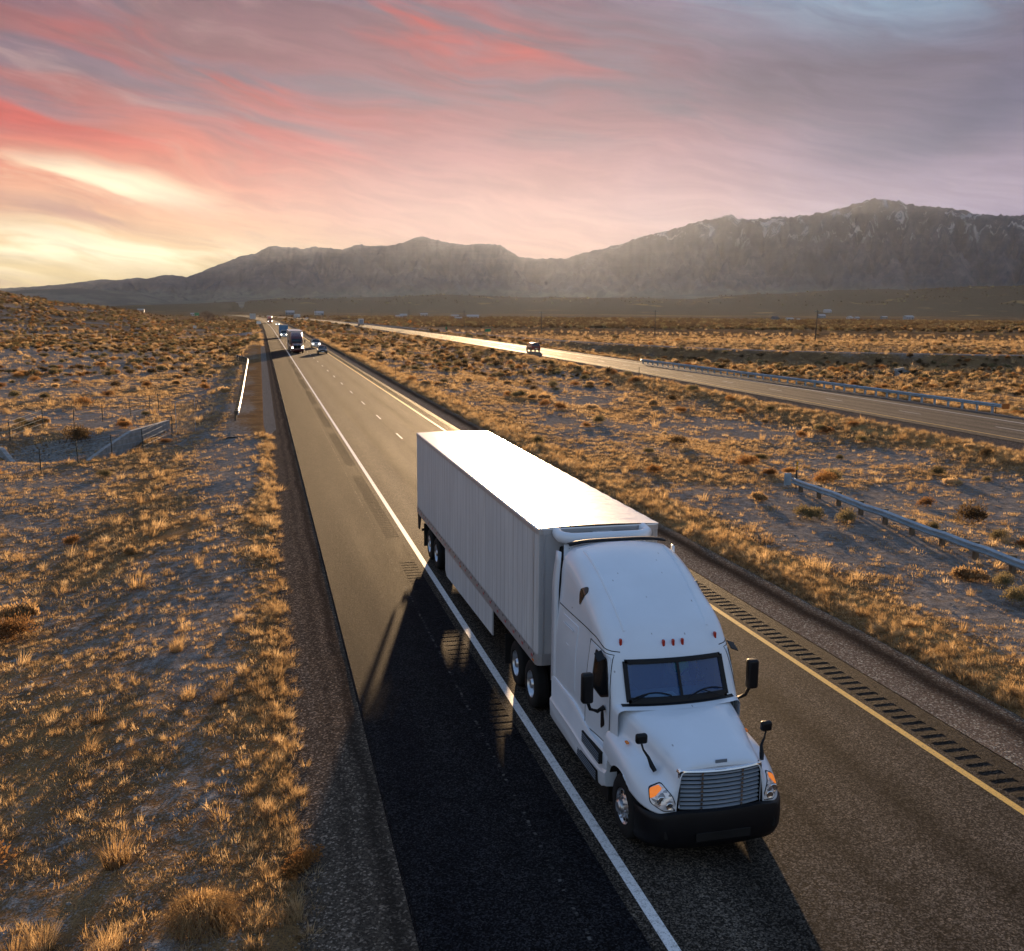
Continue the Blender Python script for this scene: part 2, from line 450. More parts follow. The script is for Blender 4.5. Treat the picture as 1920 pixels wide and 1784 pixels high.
# ------------------------------------------------------------------ ground material
GM, t, out = new_mat('desert_ground')
geo = t.new('ShaderNodeNewGeometry'); pos = geo.outputs['Position']
att = t.new('ShaderNodeAttribute'); att.attribute_name = 'cover'
bare, dark, gold = t.sep(att.outputs['Vector'])
pxy = t.vmath('MULTIPLY', pos, (1, 1, 0.3))
nA = t.noise(pxy, 0.55, 6, 0.6); nB = t.noise(pxy, 3.1, 5, 0.62); nC = t.noise(pxy, 0.035, 6, 0.62)
nD = t.noise(pxy, 14.0, 4, 0.6)
soil = t.ramp(nB, [(0.30, (.13, .112, .098)), (0.50, (.22, .195, .175)), (0.62, (.29, .26, .235)), (0.78, (.40, .36, .33))])
litter = t.ramp(nA, [(0.28, (.11, .06, .025)), (0.45, (.19, .105, .042)), (0.60, (.28, .165, .068)), (0.8, (.36, .24, .11))])
litter = t.mix(t.ss(nD, .40, .62), t.mix(0.55, litter, (.16, .10, .055)), litter)
bm_ = t.math('ADD', bare, t.math('MULTIPLY', t.math('SUBTRACT', nB, .5), 1.1))
bm_ = t.math('ADD', bm_, t.math('MULTIPLY', t.math('SUBTRACT', nD, .5), 1.5))
col = t.mix(t.ss(bm_, .35, .75), litter, soil)
dm = t.math('ADD', dark, t.math('MULTIPLY', t.math('SUBTRACT', nC, .5), 1.6))
dmn = t.math('ADD', dm, t.math('MULTIPLY', t.math('SUBTRACT', nA, .5), .8))
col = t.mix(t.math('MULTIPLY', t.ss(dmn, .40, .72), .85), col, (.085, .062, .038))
gm = t.math('MULTIPLY', t.ss(t.math('ADD', gold, t.math('MULTIPLY', t.math('SUBTRACT', nA, .5), .6)), .35, .7), .8)
col = t.mix(gm, col, (.36, .225, .085))
st = t.voro(pxy, 7.0); stm = t.ss(st, .16, .08)
col = t.mix(t.math('MULTIPLY', stm, t.math('MULTIPLY', bare, .5)), col, (.36, .33, .30))
nE = t.noise(pxy, 38.0, 3, .6)
col = t.mix(t.math('MULTIPLY', t.ss(nE, .48, .62), .72), col, (.050, .038, .028))
vp = t.new('ShaderNodeTexVoronoi'); t.put(vp.inputs['Vector'], pxy); vp.inputs['Scale'].default_value = 17
peb = t.math('MULTIPLY', t.math('GREATER_THAN', t.sep(vp.outputs['Color'])[0], .72), t.ss(vp.outputs['Distance'], .38, .28))
col = t.mix(t.math('MULTIPLY', peb, .55), col, (.40, .35, .30))
h = t.math('ADD', t.math('ADD', t.math('MULTIPLY', nB, .7), t.math('MULTIPLY', peb, .12)), t.math('ADD', t.math('MULTIPLY', nD, .60), t.math('MULTIPLY', nA, .8)))
gpx, gpy, _gz = t.sep(pos)
farf = t.ss(t.math('ADD', t.math('ABSOLUTE', gpx), gpy), 900, 250)
nrm = t.bump(t.math('MULTIPLY', h, t.math('ADD', .12, t.math('MULTIPLY', farf, .88))), 0.9, 0.10)
principled(t, out, col, .95, 0, nrm, 0.0)

def polar_mesh(name, azs, rs, zfun, closed=False, center=(-5.07, 0.0)):
    A, Rr = np.meshgrid(np.radians(azs), rs, indexing='ij')
    X = center[0]+Rr*np.sin(A); Y = center[1]+Rr*np.cos(A)
    Z = zfun(X, Y, np.degrees(A), Rr)
    na, nr = A.shape
    co = np.stack([X, Y, Z], -1).reshape(-1, 3)
    idx = np.arange(na*nr).reshape(na, nr)
    if closed:
        a = idx; b = np.roll(idx, -1, axis=0)
        q = np.stack([a[:, :-1], a[:, 1:], b[:, 1:], b[:, :-1]], -1).reshape(-1, 4)
    else:
        q = np.stack([idx[:-1, :-1], idx[:-1, 1:], idx[1:, 1:], idx[1:, :-1]], -1).reshape(-1, 4)
    me = bpy.data.meshes.new(name)
    me.vertices.add(len(co)); me.vertices.foreach_set('co', co.ravel())
    me.loops.add(q.size); me.loops.foreach_set('vertex_index', q.ravel())
    me.polygons.add(len(q)); me.polygons.foreach_set('loop_start', np.arange(0, q.size, 4)); me.polygons.foreach_set('loop_total', np.full(len(q), 4))
    me.polygons.foreach_set('use_smooth', np.ones(len(q), bool))
    me.update(); me.validate()
    o = bpy.data.objects.new(name, me); C.objects.link(o)
    return o, X.ravel(), Y.ravel(), Z.ravel()

def covers(X, Y):
    u = X-mo(Y); w = X-oo(Y); r = np.hypot(X+5, Y); D = X*math.sin(YAW)+Y*math.cos(YAW); az = np.degrees(np.arctan2(X+5.07, Y))
    n1 = fbm(X, Y*.6, 7, 4, 31); n2 = fbm(X*.6, Y, 30, 4, 33)
    bare = .40+.75*n1
    bare += .75*np.exp(-(((u+6.6)/1.8)**2+((Y-58)/13)**2))
    bare += .45*sstep(-u, 17, 30)*sstep(Y, 90, 130)*(1-sstep(Y, 230, 300))+.25*(n2 > .1)*sstep(-u, 10, 20)
    bare += .42*np.exp(-(((u-16.5)/3.3)**2+((Y-30)/13)**2))+.6*np.exp(-(((X-33)/6)**2+((Y-56)/3.0)**2))+.6*np.exp(-(((X-27)/2.5)**2+((Y-100)/10)**2))
    bare += .35*sstep(u, 11.5, 15)*sstep(-w, 6, 10)*(n2 > 0)*sstep(180-Y, 0, 60)
    bare -= .5*np.exp(-((u-11.6)/1.5)**2)+.6*np.exp(-((w+3.6)/2.2)**2)
    bare -= .4*np.exp(-((u+5.0)/.7)**2)
    dark = np.full_like(X, .12)
    right = sstep(az, 2.5, 4.5)*sstep(w, 25, 60)
    band = sstep(D, 500, 545)*(1-sstep(D, 620, 660))+.9*sstep(D, 700, 745)*(1-sstep(D, 980, 1080))
    dark = dark+right*.75*band
    dark = dark+.40*right*sstep(D, 240, 280)*(1-sstep(D, 500, 545))+.75*sstep(D, 1000, 1200)*(.85+.6*fbm(X*.5, Y, 60, 4, 39))
    # hill left of the road carries dark sage
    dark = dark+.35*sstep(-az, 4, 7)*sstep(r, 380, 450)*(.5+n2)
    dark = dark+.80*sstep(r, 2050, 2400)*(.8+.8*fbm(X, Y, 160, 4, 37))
    gold = np.full_like(X, .10)+.25*np.clip(n2, 0, 1)
    gold += .6*np.exp(-((u-11.7)/1.3)**2)+.6*np.exp(-((w+3.4)/2.0)**2)+.35*(1-sstep(np.abs(w-15), 1, 3))
    gold += .40*(1-sstep(np.abs(D-670), 12, 30))*right
    gold += .7*np.exp(-((Y-262-.08*X)/9.0)**2)*sstep(-u, 12, 20)+.5*np.exp(-((u+6.2)/1.6)**2)*sstep(Y, 240, 300)
    gold += .4*(1-sstep(Y, 420, 480))*sstep(Y, 330, 380)*sstep(u, -40, -20)*(u < 0)
    fld = right*sstep(D, 232, 262)*(1-sstep(D, 505, 530))
    bare = bare*(1-.75*fld)*(1-.85*sstep(r, 600, 900))
    fdd = poly_dist(X, Y, FRONT); dt = sstep(w, 13.5, 16)*(1-sstep(fdd, 60, 90))*(Y < 330)*(fdd > 2.5)*(1-sstep(D, 232, 262))
    bare = bare-.30*dt; dark = dark+.38*dt*(.7+n1)
    gold = gold*(1-.85*sstep(r, 800, 1100))
    fh = sstep(r, 1500, 2000)
    gold = gold+fh*.75*np.clip(fbm(X, Y, 120, 5, 41)*1.8-.05, 0, 1)+.6*sstep(r, 1450, 1700)*(1-sstep(r, 2150, 2350))*sstep(az, 14, 22)*np.clip(.3+fbm(X, Y, 180, 4, 43)*2, 0, 1)
    dark = dark-.28*fh*(fbm(X, Y, 90, 4, 45) > .05)
    bare = bare+.14*(r < 140)*sstep(-u, 4.8, 6.5)+.10*(u > 12)*(w < 0)
    return np.clip(bare, 0, 1), np.clip(dark, 0, 1), np.clip(gold, 0, 1)

azs = np.concatenate([np.arange(-20, 46, .125), np.arange(46, 340, 4.0)])
rs = [0.5, 2, 4, 6]
while rs[-1] < 4600: rs.append(rs[-1]*1.0125 if rs[-1] < 2000 else rs[-1]+24)
while rs[-1] < 16000: rs.append(rs[-1]*1.12)
rs = np.array(rs)
def gfun(X, Y, A, Rr):
    Z = terrain(X, Y)
    return Z-np.maximum(Rr-4600, 0)*.004
ground, gX, gY, gZ = polar_mesh('ground', azs, rs, gfun, closed=True)
ground.data.materials.append(GM)
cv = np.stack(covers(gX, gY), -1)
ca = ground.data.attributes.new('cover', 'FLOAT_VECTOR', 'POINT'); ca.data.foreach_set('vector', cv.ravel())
tag(ground, kind='structure')

# ------------------------------------------------------------------ mountains
MM, t, out = new_mat('mountain_rock')
geo = t.new('ShaderNodeNewGeometry'); pos = geo.outputs['Position']
px_, py_, pz_ = t.sep(pos)
sl = t.sep(geo.outputs['Normal'])[2]
n1 = t.noise(pos, 0.004, 8, 0.65); n2 = t.noise(pos, 0.02, 6, 0.6)
strata = t.noise(t.comb(t.math('MULTIPLY', px_, .0009), t.math('MULTIPLY', py_, .0009), t.math('MULTIPLY', pz_, .035)), 1.0, 5, .6)
rock = t.ramp(n1, [(.34, (.035, .042, .058)), (.52, (.065, .070, .085)), (.68, (.11, .112, .125))])
rock = t.mix(t.math('MULTIPLY', t.ss(strata, .50, .60), .07), rock, (.20, .185, .18))
rock = t.mix(t.math('MULTIPLY', t.ss(n2, .5, .66), .45), rock, (.040, .048, .045))
baj = t.ss(t.math('ADD', pz_, t.math('MULTIPLY', n1, 90)), 260, 150)
rock = t.mix(baj, rock, t.mix(t.ss(n1, .42, .6), (.11, .10, .085), (.17, .15, .12)))
sn = t.math('MULTIPLY', t.ss(t.math('ADD', pz_, t.math('MULTIPLY', n2, 260)), 640, 800), t.ss(t.noise(t.vmath('MULTIPLY', pos, (1.0, 1.0, .45)), 0.006, 7, .72, 1.2), .54, .62))
sn = t.math('MULTIPLY', sn, t.ss(px_, 1500, 2800))
rock = t.mix(t.math('MULTIPLY', sn, .30), rock, (.72, .75, .80))
nrm = t.bump(t.math('ADD', n2, t.math('MULTIPLY', n1, 2)), .5, 12)
principled(t, out, rock, .95, 0, nrm, 0.0)
def mfun(X, Y, A, Rr):
    crest = 8.4+np.tan(np.radians(tab(A, MTN)))*9200
    jag = 1+.020*fbm(A*60, A*0, 30, 5, 51)+.024*fbm(A*60, A*0+3, 9, 4, 55)
    t_ = (Rr-4500)/(9200-4500.)
    baj = .26*np.clip(t_/.62, 0, 1)**1.25
    up = .74*np.clip((t_-.50)/.50, 0, 1)
    s1 = np.abs(fbm(A*160+Rr*.10, Rr*.22, 420, 5, 61)); s2 = np.abs(fbm(A*160-Rr*.12, Rr*.2, 120, 4, 67)); s3 = fbm(A*160, Rr*.5, 260, 4, 68)
    cliff = sstep(t_+.07*s3, .68, .90)*.5+sstep(t_+.03*s3, .86, 1.0)*.5
    up = .74*(.55*np.clip((t_-.50)/.50, 0, 1)**1.2+.45*cliff)
    er = (1.15*s1+.75*s2)*sstep(t_, .30, .60)*(1-sstep(t_, .90, 1.0))
    prof = (baj+up)*(1-.70*np.clip(er, 0, 1.1))
    back = 1-.5*sstep(Rr, 9300, 11500)
    Z = np.where(Rr <= 9200, prof, back)*crest*np.where(t_ > .9, jag, 1)
    # lower dark ridge in front on the left
    nr = np.maximum(8.4+np.tan(np.radians(tab(A, NEARRIDGE)))*6100, 0)
    tr = np.abs(Rr-6100)/900
    Z = np.maximum(Z*(1-.0*tr), nr*(1-sstep(tr, 0, 1))*(1-.25*s1*sstep(tr, .1, .5)))
    return Z-30*(1-sstep(Rr, 4400, 4800))
mt_azs = np.arange(-40, 66, .09)
mt_rs = np.concatenate([np.arange(4400, 9200, 42), np.arange(9200, 9900, 60), np.arange(9900, 12000, 300)])
mtn, *_ = polar_mesh('mountains', mt_azs, mt_rs, mfun)
mtn.data.materials.append(MM)
tag(mtn, kind='structure')

# ------------------------------------------------------------------ pavements
def asphalt(name, c0, c1, tracks=(), rough=.85, patch=None, seam=None, spec=.035):
    mt, t, out = new_mat(name)
    geo = t.new('ShaderNodeNewGeometry'); pos = geo.outputs['Position']
    uvn = t.new('ShaderNodeUVMap'); uvn.uv_map = 'road'
    ux, uy, _ = t.sep(uvn.outputs[0])
    fine = t.voro(pos, 42.0, out=1); fs = t.sep(fine)[0]
    agg = t.voro(pos, 26.0, out=1); ag = t.sep(agg)[0]
    big = t.noise(t.comb(t.math('MULTIPLY', ux, 1.0), t.math('MULTIPLY', uy, .06)), 1.0, 6, .6)
    med = t.noise(pos, 1.3, 5, .65)
    col = t.mix(t.ss(big, .3, .7), c0, c1)
    col = t.mix(t.math('MULTIPLY', t.ss(med, .35, .7), .35), col, tuple(c*1.45 for c in c1))
    for (x, w, k) in tracks:
        g = t.math('EXPONENT', t.math('MULTIPLY', t.math('POWER', t.math('DIVIDE', t.math('SUBTRACT', ux, x), w), 2), -1.0))
        g = t.math('MULTIPLY', g, t.math('ADD', .55, t.math('MULTIPLY', big, .9)))
        if k > 0: col = t.mix(t.math('MULTIPLY', g, k, clamp=True), col, tuple(c*1.7 for c in c1))
        else: col = t.mix(t.math('MULTIPLY', g, -k, clamp=True), col, tuple(c*.42 for c in c0))
    gr = t.math('ADD', .30, t.math('MULTIPLY', t.math('POWER', fs, 2.4), 2.4))
    gr = t.mix(1.0, t.comb(gr, gr, gr), t.mix(t.ss(ag, .80, .95), (1, 1, 1), (1.5, 1.45, 1.35)), 'MULTIPLY')
    col = t.mix(1.0, col, gr, 'MULTIPLY')
    if seam:
        wv = t.math('MULTIPLY', t.math('SUBTRACT', t.noise(t.comb(0.0, t.math('MULTIPLY', uy, 3.0)), 1, 4, .7), .5), .16)
        s_ = t.math('ABSOLUTE', t.math('SUBTRACT', t.math('ADD', ux, wv), seam))
        col = t.mix(t.math('MULTIPLY', t.ss(s_, .035, .012), t.ss(t.noise(t.comb(3.0, t.math('MULTIPLY', uy, 3.5)), 1.6, 4, .8), .52, .60)), col, (.12, .11, .10))
    ro = t.math('ADD', rough, t.math('MULTIPLY', t.math('SUBTRACT', big, .5), .25))
    nrm = t.bump(t.math('ADD', fs, t.math('MULTIPLY', ag, 1.2)), .9, .007)
    principled(t, out, col, t.math('MINIMUM', ro, .95), 0, nrm, spec)
    return mt
LANE = asphalt('lane_asphalt', (.040, .033, .027), (.060, .049, .039), [(.95, .38, .35), (2.75, .38, .35), (1.85, .30, -.55), (4.55, .38, .35), (6.35, .38, .35), (5.45, .30, -.55), (3.6, .12, -.4)], .85)
LANE2 = asphalt('far_lane_asphalt', (.050, .042, .036), (.085, .071, .060), [(2.3, .35, .5), (3.9, .35, .4), (6.0, .35, .5), (7.6, .35, .4), (3.1, .25, -.5), (6.8, .25, -.5)], .80)
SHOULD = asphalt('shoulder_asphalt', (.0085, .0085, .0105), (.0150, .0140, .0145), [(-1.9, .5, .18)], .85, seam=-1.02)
EDGE = asphalt('dark_edge_asphalt', (.018, .015, .013), (.030, .025, .021), [], .7)

def strip(name, xs, ys, zf, mat, off=mo, parent=None, uv0=0.0):
    """sheet that follows the carriageway: xs lateral stations, ys along"""
    ys = np.asarray(ys, float); xs = np.asarray(xs, float)
    o_ = off(ys)
    X = o_[:, None]+xs[None, :]; Y = np.repeat(ys[:, None], len(xs), 1)
    Z = zf(np.repeat(xs[None, :], len(ys), 0), Y)
    co = np.stack([X, Y, Z], -1).reshape(-1, 3); idx = np.arange(len(ys)*len(xs)).reshape(len(ys), len(xs))
    q = np.stack([idx[:-1, :-1], idx[:-1, 1:], idx[1:, 1:], idx[1:, :-1]], -1).reshape(-1, 4)
    me = bpy.data.meshes.new(name); me.from_pydata(co.tolist(), [], q.tolist())
    uv = me.uv_layers.new(name='road')
    U = np.stack([np.repeat(xs[None, :], len(ys), 0), Y], -1).reshape(-1, 2)[q.ravel()]
    uv.data.foreach_set('uv', U.ravel())
    me.materials.append(mat); me.update()
    o = bpy.data.objects.new(name, me); C.objects.link(o)
    if parent is not None: o.parent = parent
    return o
ys_far = np.concatenate([np.arange(-40, 60, 4), np.arange(60, 420, 12), np.arange(420, 1300, 10)])
# grooves of the rumble strips are real dips in the pavement
def groove_ys(y0, y1, step, width, gaps=None):
    out = []; y = y0
    while y < y1:
        if gaps is None or not gaps(y): out += [(y, 0), (y+.02, 1), (y+width-.02, 1), (y+width, 0)]
        y += step
    return out
def rumble(name, x0, x1, y0, y1, mat, gaps=None, step=.33, width=.19, depth=.010):
    G = [(-40.0, 0)]+groove_ys(y0, y1, step, width, gaps)+[(y1+2, 0)]+[(float(v), 0) for v in ys_far if v > y1+4]
    ys = np.array([g[0] for g in G]); dz = np.array([g[1] for g in G])*-depth
    o_ = mo(ys); wv = 0
    xs = np.array([x0, x0+.02, x1-.02, x1]); k = np.array([0, 1, 1, 0])
    X = o_[:, None]+xs[None]; Y = np.repeat(ys[:, None], 4, 1); Z = dz[:, None]*k[None]
    co = np.stack([X, Y, Z], -1).reshape(-1, 3); idx = np.arange(len(ys)*4).reshape(-1, 4)
    q = np.stack([idx[:-1, :-1], idx[:-1, 1:], idx[1:, 1:], idx[1:, :-1]], -1).reshape(-1, 4)
    me = bpy.data.meshes.new(name); me.from_pydata(co.tolist(), [], q.tolist())
    uv = me.uv_layers.new(name='road'); U = np.stack([np.repeat(xs[None], len(ys), 0), Y], -1).reshape(-1, 2)[q.ravel()]
    uv.data.foreach_set('uv', U.ravel()); me.materials.append(mat); me.update()
    o = bpy.data.objects.new(name, me); C.objects.link(o); return tag(o, kind='structure')
zero = lambda x, y: np.zeros_like(x)
tag(strip('road', [-.28, 1.8, 3.66, 5.5, 7.52], ys_far, zero, LANE), kind='structure')
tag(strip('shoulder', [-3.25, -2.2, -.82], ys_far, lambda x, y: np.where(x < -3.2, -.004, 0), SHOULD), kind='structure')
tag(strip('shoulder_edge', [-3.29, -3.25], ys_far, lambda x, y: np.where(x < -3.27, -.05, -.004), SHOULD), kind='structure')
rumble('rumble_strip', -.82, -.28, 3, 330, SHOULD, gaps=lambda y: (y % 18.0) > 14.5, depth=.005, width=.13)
rumble('rumble_strip', 7.52, 8.02, 3, 330, EDGE)
tag(strip('paved_edge', [8.02, 8.42, 8.5], ys_far, lambda x, y: np.where(x > 8.45, -.05, 0), EDGE), kind='structure')

# gravel verges
def gravel_mat(name, c, dark_at=None):
    mt, t, out = new_mat(name)
    geo = t.new('ShaderNodeNewGeometry'); pos = geo.outputs['Position']
    v = t.new('ShaderNodeTexVoronoi'); t.put(v.inputs['Vector'], pos); v.inputs['Scale'].default_value = 30
    cell = t.sep(v.outputs['Color'])[0]; ed = v.outputs['Distance']
    v2 = t.voro(pos, 75, out=1); c2 = t.sep(v2)[1]
    col = t.ramp(cell, [(0, tuple(k*.25 for k in c)), (.5, tuple(k*.7 for k in c)), (.8, tuple(k*1.4 for k in c)), (1, tuple(min(k*5.0, .6) for k in c))])
    col = t.mix(.4, col, t.ramp(c2, [(0, tuple(k*.4 for k in c)), (1, tuple(k*1.7 for k in c))]))
    uvn = t.new('ShaderNodeUVMap'); uvn.uv_map = 'road'
    ux, uy, _ = t.sep(uvn.outputs[0])
    for (x, w, k) in (dark_at or []):
        wv = t.math('MULTIPLY', t.math('SUBTRACT', t.noise(t.comb(0., t.math('MULTIPLY', uy, .25)), 1, 4, .6), .5), .5)
        g = t.math('EXPONENT', t.math('MULTIPLY', t.math('POWER', t.math('DIVIDE', t.math('SUBTRACT', t.math('ADD', ux, wv), x), w), 2), -1.0))
        col = t.mix(t.math('MULTIPLY', g, k), col, (.022, .017, .014))
    nrm = t.bump(t.math('SUBTRACT', cell, ed), .8, .014)
    principled(t, out, col, .95, 0, nrm, 0.0)
    return mt
GRAV_L = gravel_mat('left_gravel', (.095, .072, .054), [(-3.5, .16, .7), (-3.95, .12, .35)])
GRAV_R = gravel_mat('right_gravel', (.17, .13, .10), [(9.75, .42, .92)])
GRAV_F = gravel_mat('far_gravel', (.10, .08, .065))
GRAV_P = gravel_mat('apron_gravel', (.15, .13, .115))
ys_v = np.concatenate([np.arange(-20, 120, 1.0), np.arange(120, 420, 4), np.arange(420, 1300, 10)])
def vz_l(x, y): return np.where(x > -3.3, -.045, -.045-.045*(-x-3.29)-.05*np.maximum(-x-4.3, 0))-.5*np.maximum(-x-4.9, 0)+.012*fbm(x, y, .8, 2, 71)
def vz_r(x, y): return -.03-.03*(x-8.5)-.35*np.maximum(x-10.3, 0)+.012*fbm(x, y, .8, 2, 72)
tag(strip('gravel_verge', [-5.1, -4.8, -4.5, -4.2, -3.9, -3.6, -3.29], ys_v, vz_l, GRAV_L), kind='structure')
tag(strip('gravel_verge', [8.5, 8.9, 9.4, 9.9, 10.3, 10.6, 11.0], ys_v, vz_r, GRAV_R), kind='structure')
tag(strip('gravel_apron', [-7.9, -7.3, -6.5, -5.6, -4.7, -4.2], np.arange(69, 242, 2.0), lambda x, y: -.035+.012*fbm(x, y, 1.4, 3, 73)-.5*np.maximum(-x-7.35, 0)-.06*(1-sstep(y, 69, 76))*1.5-.10*sstep(y, 226, 240), GRAV_P), kind='structure')
# far carriageway
oo_ = oo
tag(strip('far_road', [0, 1.2, 4.9, 8.5, 11.0], ys_far, zero, LANE2, off=oo_), kind='structure')
tag(strip('far_gravel_verge', [-2.1, -1.6, -1.1, -.02], ys_v, lambda x, y: -.02-.10*np.maximum(-x, 0)-.35*np.maximum(-x-1.5, 0), GRAV_F, off=oo_), kind='structure')
tag(strip('far_gravel_verge', [11.02, 12, 12.8, 13.4], ys_v, lambda x, y: -.02-.03*(x-11)-.35*np.maximum(x-12.4, 0), GRAV_P, off=oo_), kind='structure')

# painted markings
def paint(name, c, wear=.5):
    mt, t, out = new_mat(name)
    geo = t.new('ShaderNodeNewGeometry'); n = t.noise(geo.outputs['Position'], 9, 6, .7); v = t.voro(geo.outputs['Position'], 70, out=1)
    col = t.mix(t.math('MULTIPLY', t.ss(n, .50, .68), wear), c, (.10, .085, .07))
    col = t.mix(t.math('MULTIPLY', t.ss(t.sep(v)[0], .75, .95), .5), col, (.14, .12, .10))
    principled(t, out, col, .6, 0, None, .4); return mt
WHITE_P = paint('white_paint', (.74, .72, .70)); YELL_P = paint('yellow_paint', (.80, .47, .09))
mk = lambda x, y: np.full_like(x, .004)
tag(strip('edge_line', [-.085, .085], ys_far, mk, WHITE_P), kind='structure')
tag(strip('yellow_edge_line', [7.20, 7.36], ys_far, mk, YELL_P), kind='structure')
tag(strip('far_yellow_edge_line', [1.15, 1.30], ys_far, mk, YELL_P, off=oo_), kind='structure')
tag(strip('far_edge_line', [8.45, 8.60], ys_far, mk, WHITE_P, off=oo_), kind='structure')
def dashes(name, x, off, y0, step, n, L=3.05, w=.11):
    b = MB()
    for i in range(n):
        a = y0+i*step-L/2; e = a+L; xa, xe = float(off(a))+x, float(off(e))+x
        b.fan([(xa-w/2, a, .004), (xa+w/2, a, .004), (xe+w/2, e, .004), (xe-w/2, e, .004)])
    return tag(b.build(name, WHITE_P, fixn=False), kind='structure')
dashes('lane_dashes', 3.74, mo, 66.36-12.19*8, 12.19, 70)
dashes('far_lane_dashes', 4.85, oo, 61.9-12.19*8, 12.19, 70)

# dirt tracks
DIRT = gravel_mat('track_dirt', (.20, .17, .15))
def track(name, P, w, mat, lift=.06):
    P = [Vector((a, b_, 0)) for a, b_ in P]; pts = []
    for a, b_ in zip(P[:-1], P[1:]):
        n = max(2, int((b_-a).length/5)); pts += [a.lerp(b_, k/n) for k in range(n)]
    pts.append(P[-1])
    for _ in range(6): pts = [pts[0]]+[(pts[i-1]+pts[i]*2+pts[i+1])/4 for i in range(1, len(pts)-1)]+[pts[-1]]
    b = MB(); rows = []
    for i, p in enumerate(pts):
        d = (pts[min(i+1, len(pts)-1)]-pts[max(i-1, 0)]).normalized(); nn = Vector((-d.y, d.x, 0))
        row = []
        zc = max(gz(p.x+nn.x*k*w/2, p.y+nn.y*k*w/2) for k in (-1, 0, 1))+lift
        for k in (-1.25, -1, -.4, .4, 1, 1.25):
            q = p+nn*k*w/2; row.append((q.x, q.y, zc-(.35 if abs(k) > 1.1 else 0)))
        rows.append(row)
    b.grid(rows)
    return tag(b.build(name, mat, fixn=False), kind='structure')
track('frontage_road', FRONT, 4.2, DIRT)
track('dirt_track', [(-5.2, 352), (-12, 340), (-26, 331), (-48, 322), (-80, 318), (-130, 322)], 3.2, DIRT, .03)
track('side_road', [(-4.4, 372), (-16, 350), (-34, 322)], 5.0, DIRT, .05)

# ------------------------------------------------------------------ the dusty evening air
hz, t, out = new_mat('dusty_air')
pv = t.new('ShaderNodeVolumePrincipled')
pv.inputs['Color'].default_value = (.60, .70, .95, 1)
pv.inputs['Density'].default_value = HAZE_D
pv.inputs['Anisotropy'].default_value = .60
t.l.new(pv.outputs[0], out.inputs[1])
hb_ = MB(); hb_.box((1500, 5500, 545), (24000, 13400, 1200)); hbo = hb_.build('haze', hz)
tag(hbo, kind='stuff')
# ------------------------------------------------------------------ shared object materials
def simple(name, c, rough=.5, metal=0.0, spec=.5, coat=0.0, var=0.0, bump=0.0, bscale=20, emit=None, estr=0, trans=0.0):
    mt, t, out = new_mat(name)
    geo = t.new('ShaderNodeTexCoord'); pos = geo.outputs['Object']
    col = c; nrm = None
    if var:
        n = t.noise(pos, 2.2, 6, .65); n2 = t.noise(pos, 17, 4, .6)
        col = t.mix(t.ss(n, .3, .75), tuple(k*(1-var) for k in c), tuple(min(1, k*(1+var*.35)) for k in c))
        col = t.mix(t.math('MULTIPLY', t.ss(n2, .55, .72), var*.8), col, tuple(k*.55 for k in c))
    if bump: nrm = t.bump(t.noise(pos, bscale, 4, .6), .6, bump)
    ro = rough
    if var: ro = t.math('ADD', rough, t.math('MULTIPLY', t.math('SUBTRACT', t.noise(pos, 5, 4, .6), .5), .2))
    principled(t, out, col, ro, metal, nrm, spec, coat, emit, estr, trans)
    return mt
def truck_paint(name, c, spots=True):
    mt, t, out = new_mat(name)
    tc = t.new('ShaderNodeTexCoord'); pos = tc.outputs['Object']
    n = t.noise(pos, .9, 6, .6); col = t.mix(t.ss(n, .35, .75), tuple(k*.93 for k in c), c)
    x, y, z = t.sep(pos)
    # road film that has settled on the lower body
    low = t.math('MULTIPLY', t.ss(z, 1.3, .35), t.math('ADD', .35, t.math('MULTIPLY', t.noise(pos, 4, 5, .65), .6)))
    col = t.mix(t.math('MULTIPLY', low, .5), col, tuple(k*.45+.02 for k in c))
    if spots:   # insect specks on the windward surfaces
        v = t.new('ShaderNodeTexVoronoi'); t.put(v.inputs['Vector'], t.vmath('MULTIPLY', pos, (1, .35, .7))); v.inputs['Scale'].default_value = 7
        big = t.math('GREATER_THAN', t.sep(v.outputs['Color'])[0], .55)
        s_ = t.math('MULTIPLY', t.ss(v.outputs['Distance'], .11, .05), big)
        col = t.mix(t.math('MULTIPLY', s_, .7), col, (.14, .13, .14))
    principled(t, out, col, t.math('ADD', .30, t.math('MULTIPLY', low, .3)), 0, None, .5, .5)
    return mt
PAINT = truck_paint('white_cab_paint', (.76, .81, .88))
TRAILER_W = None
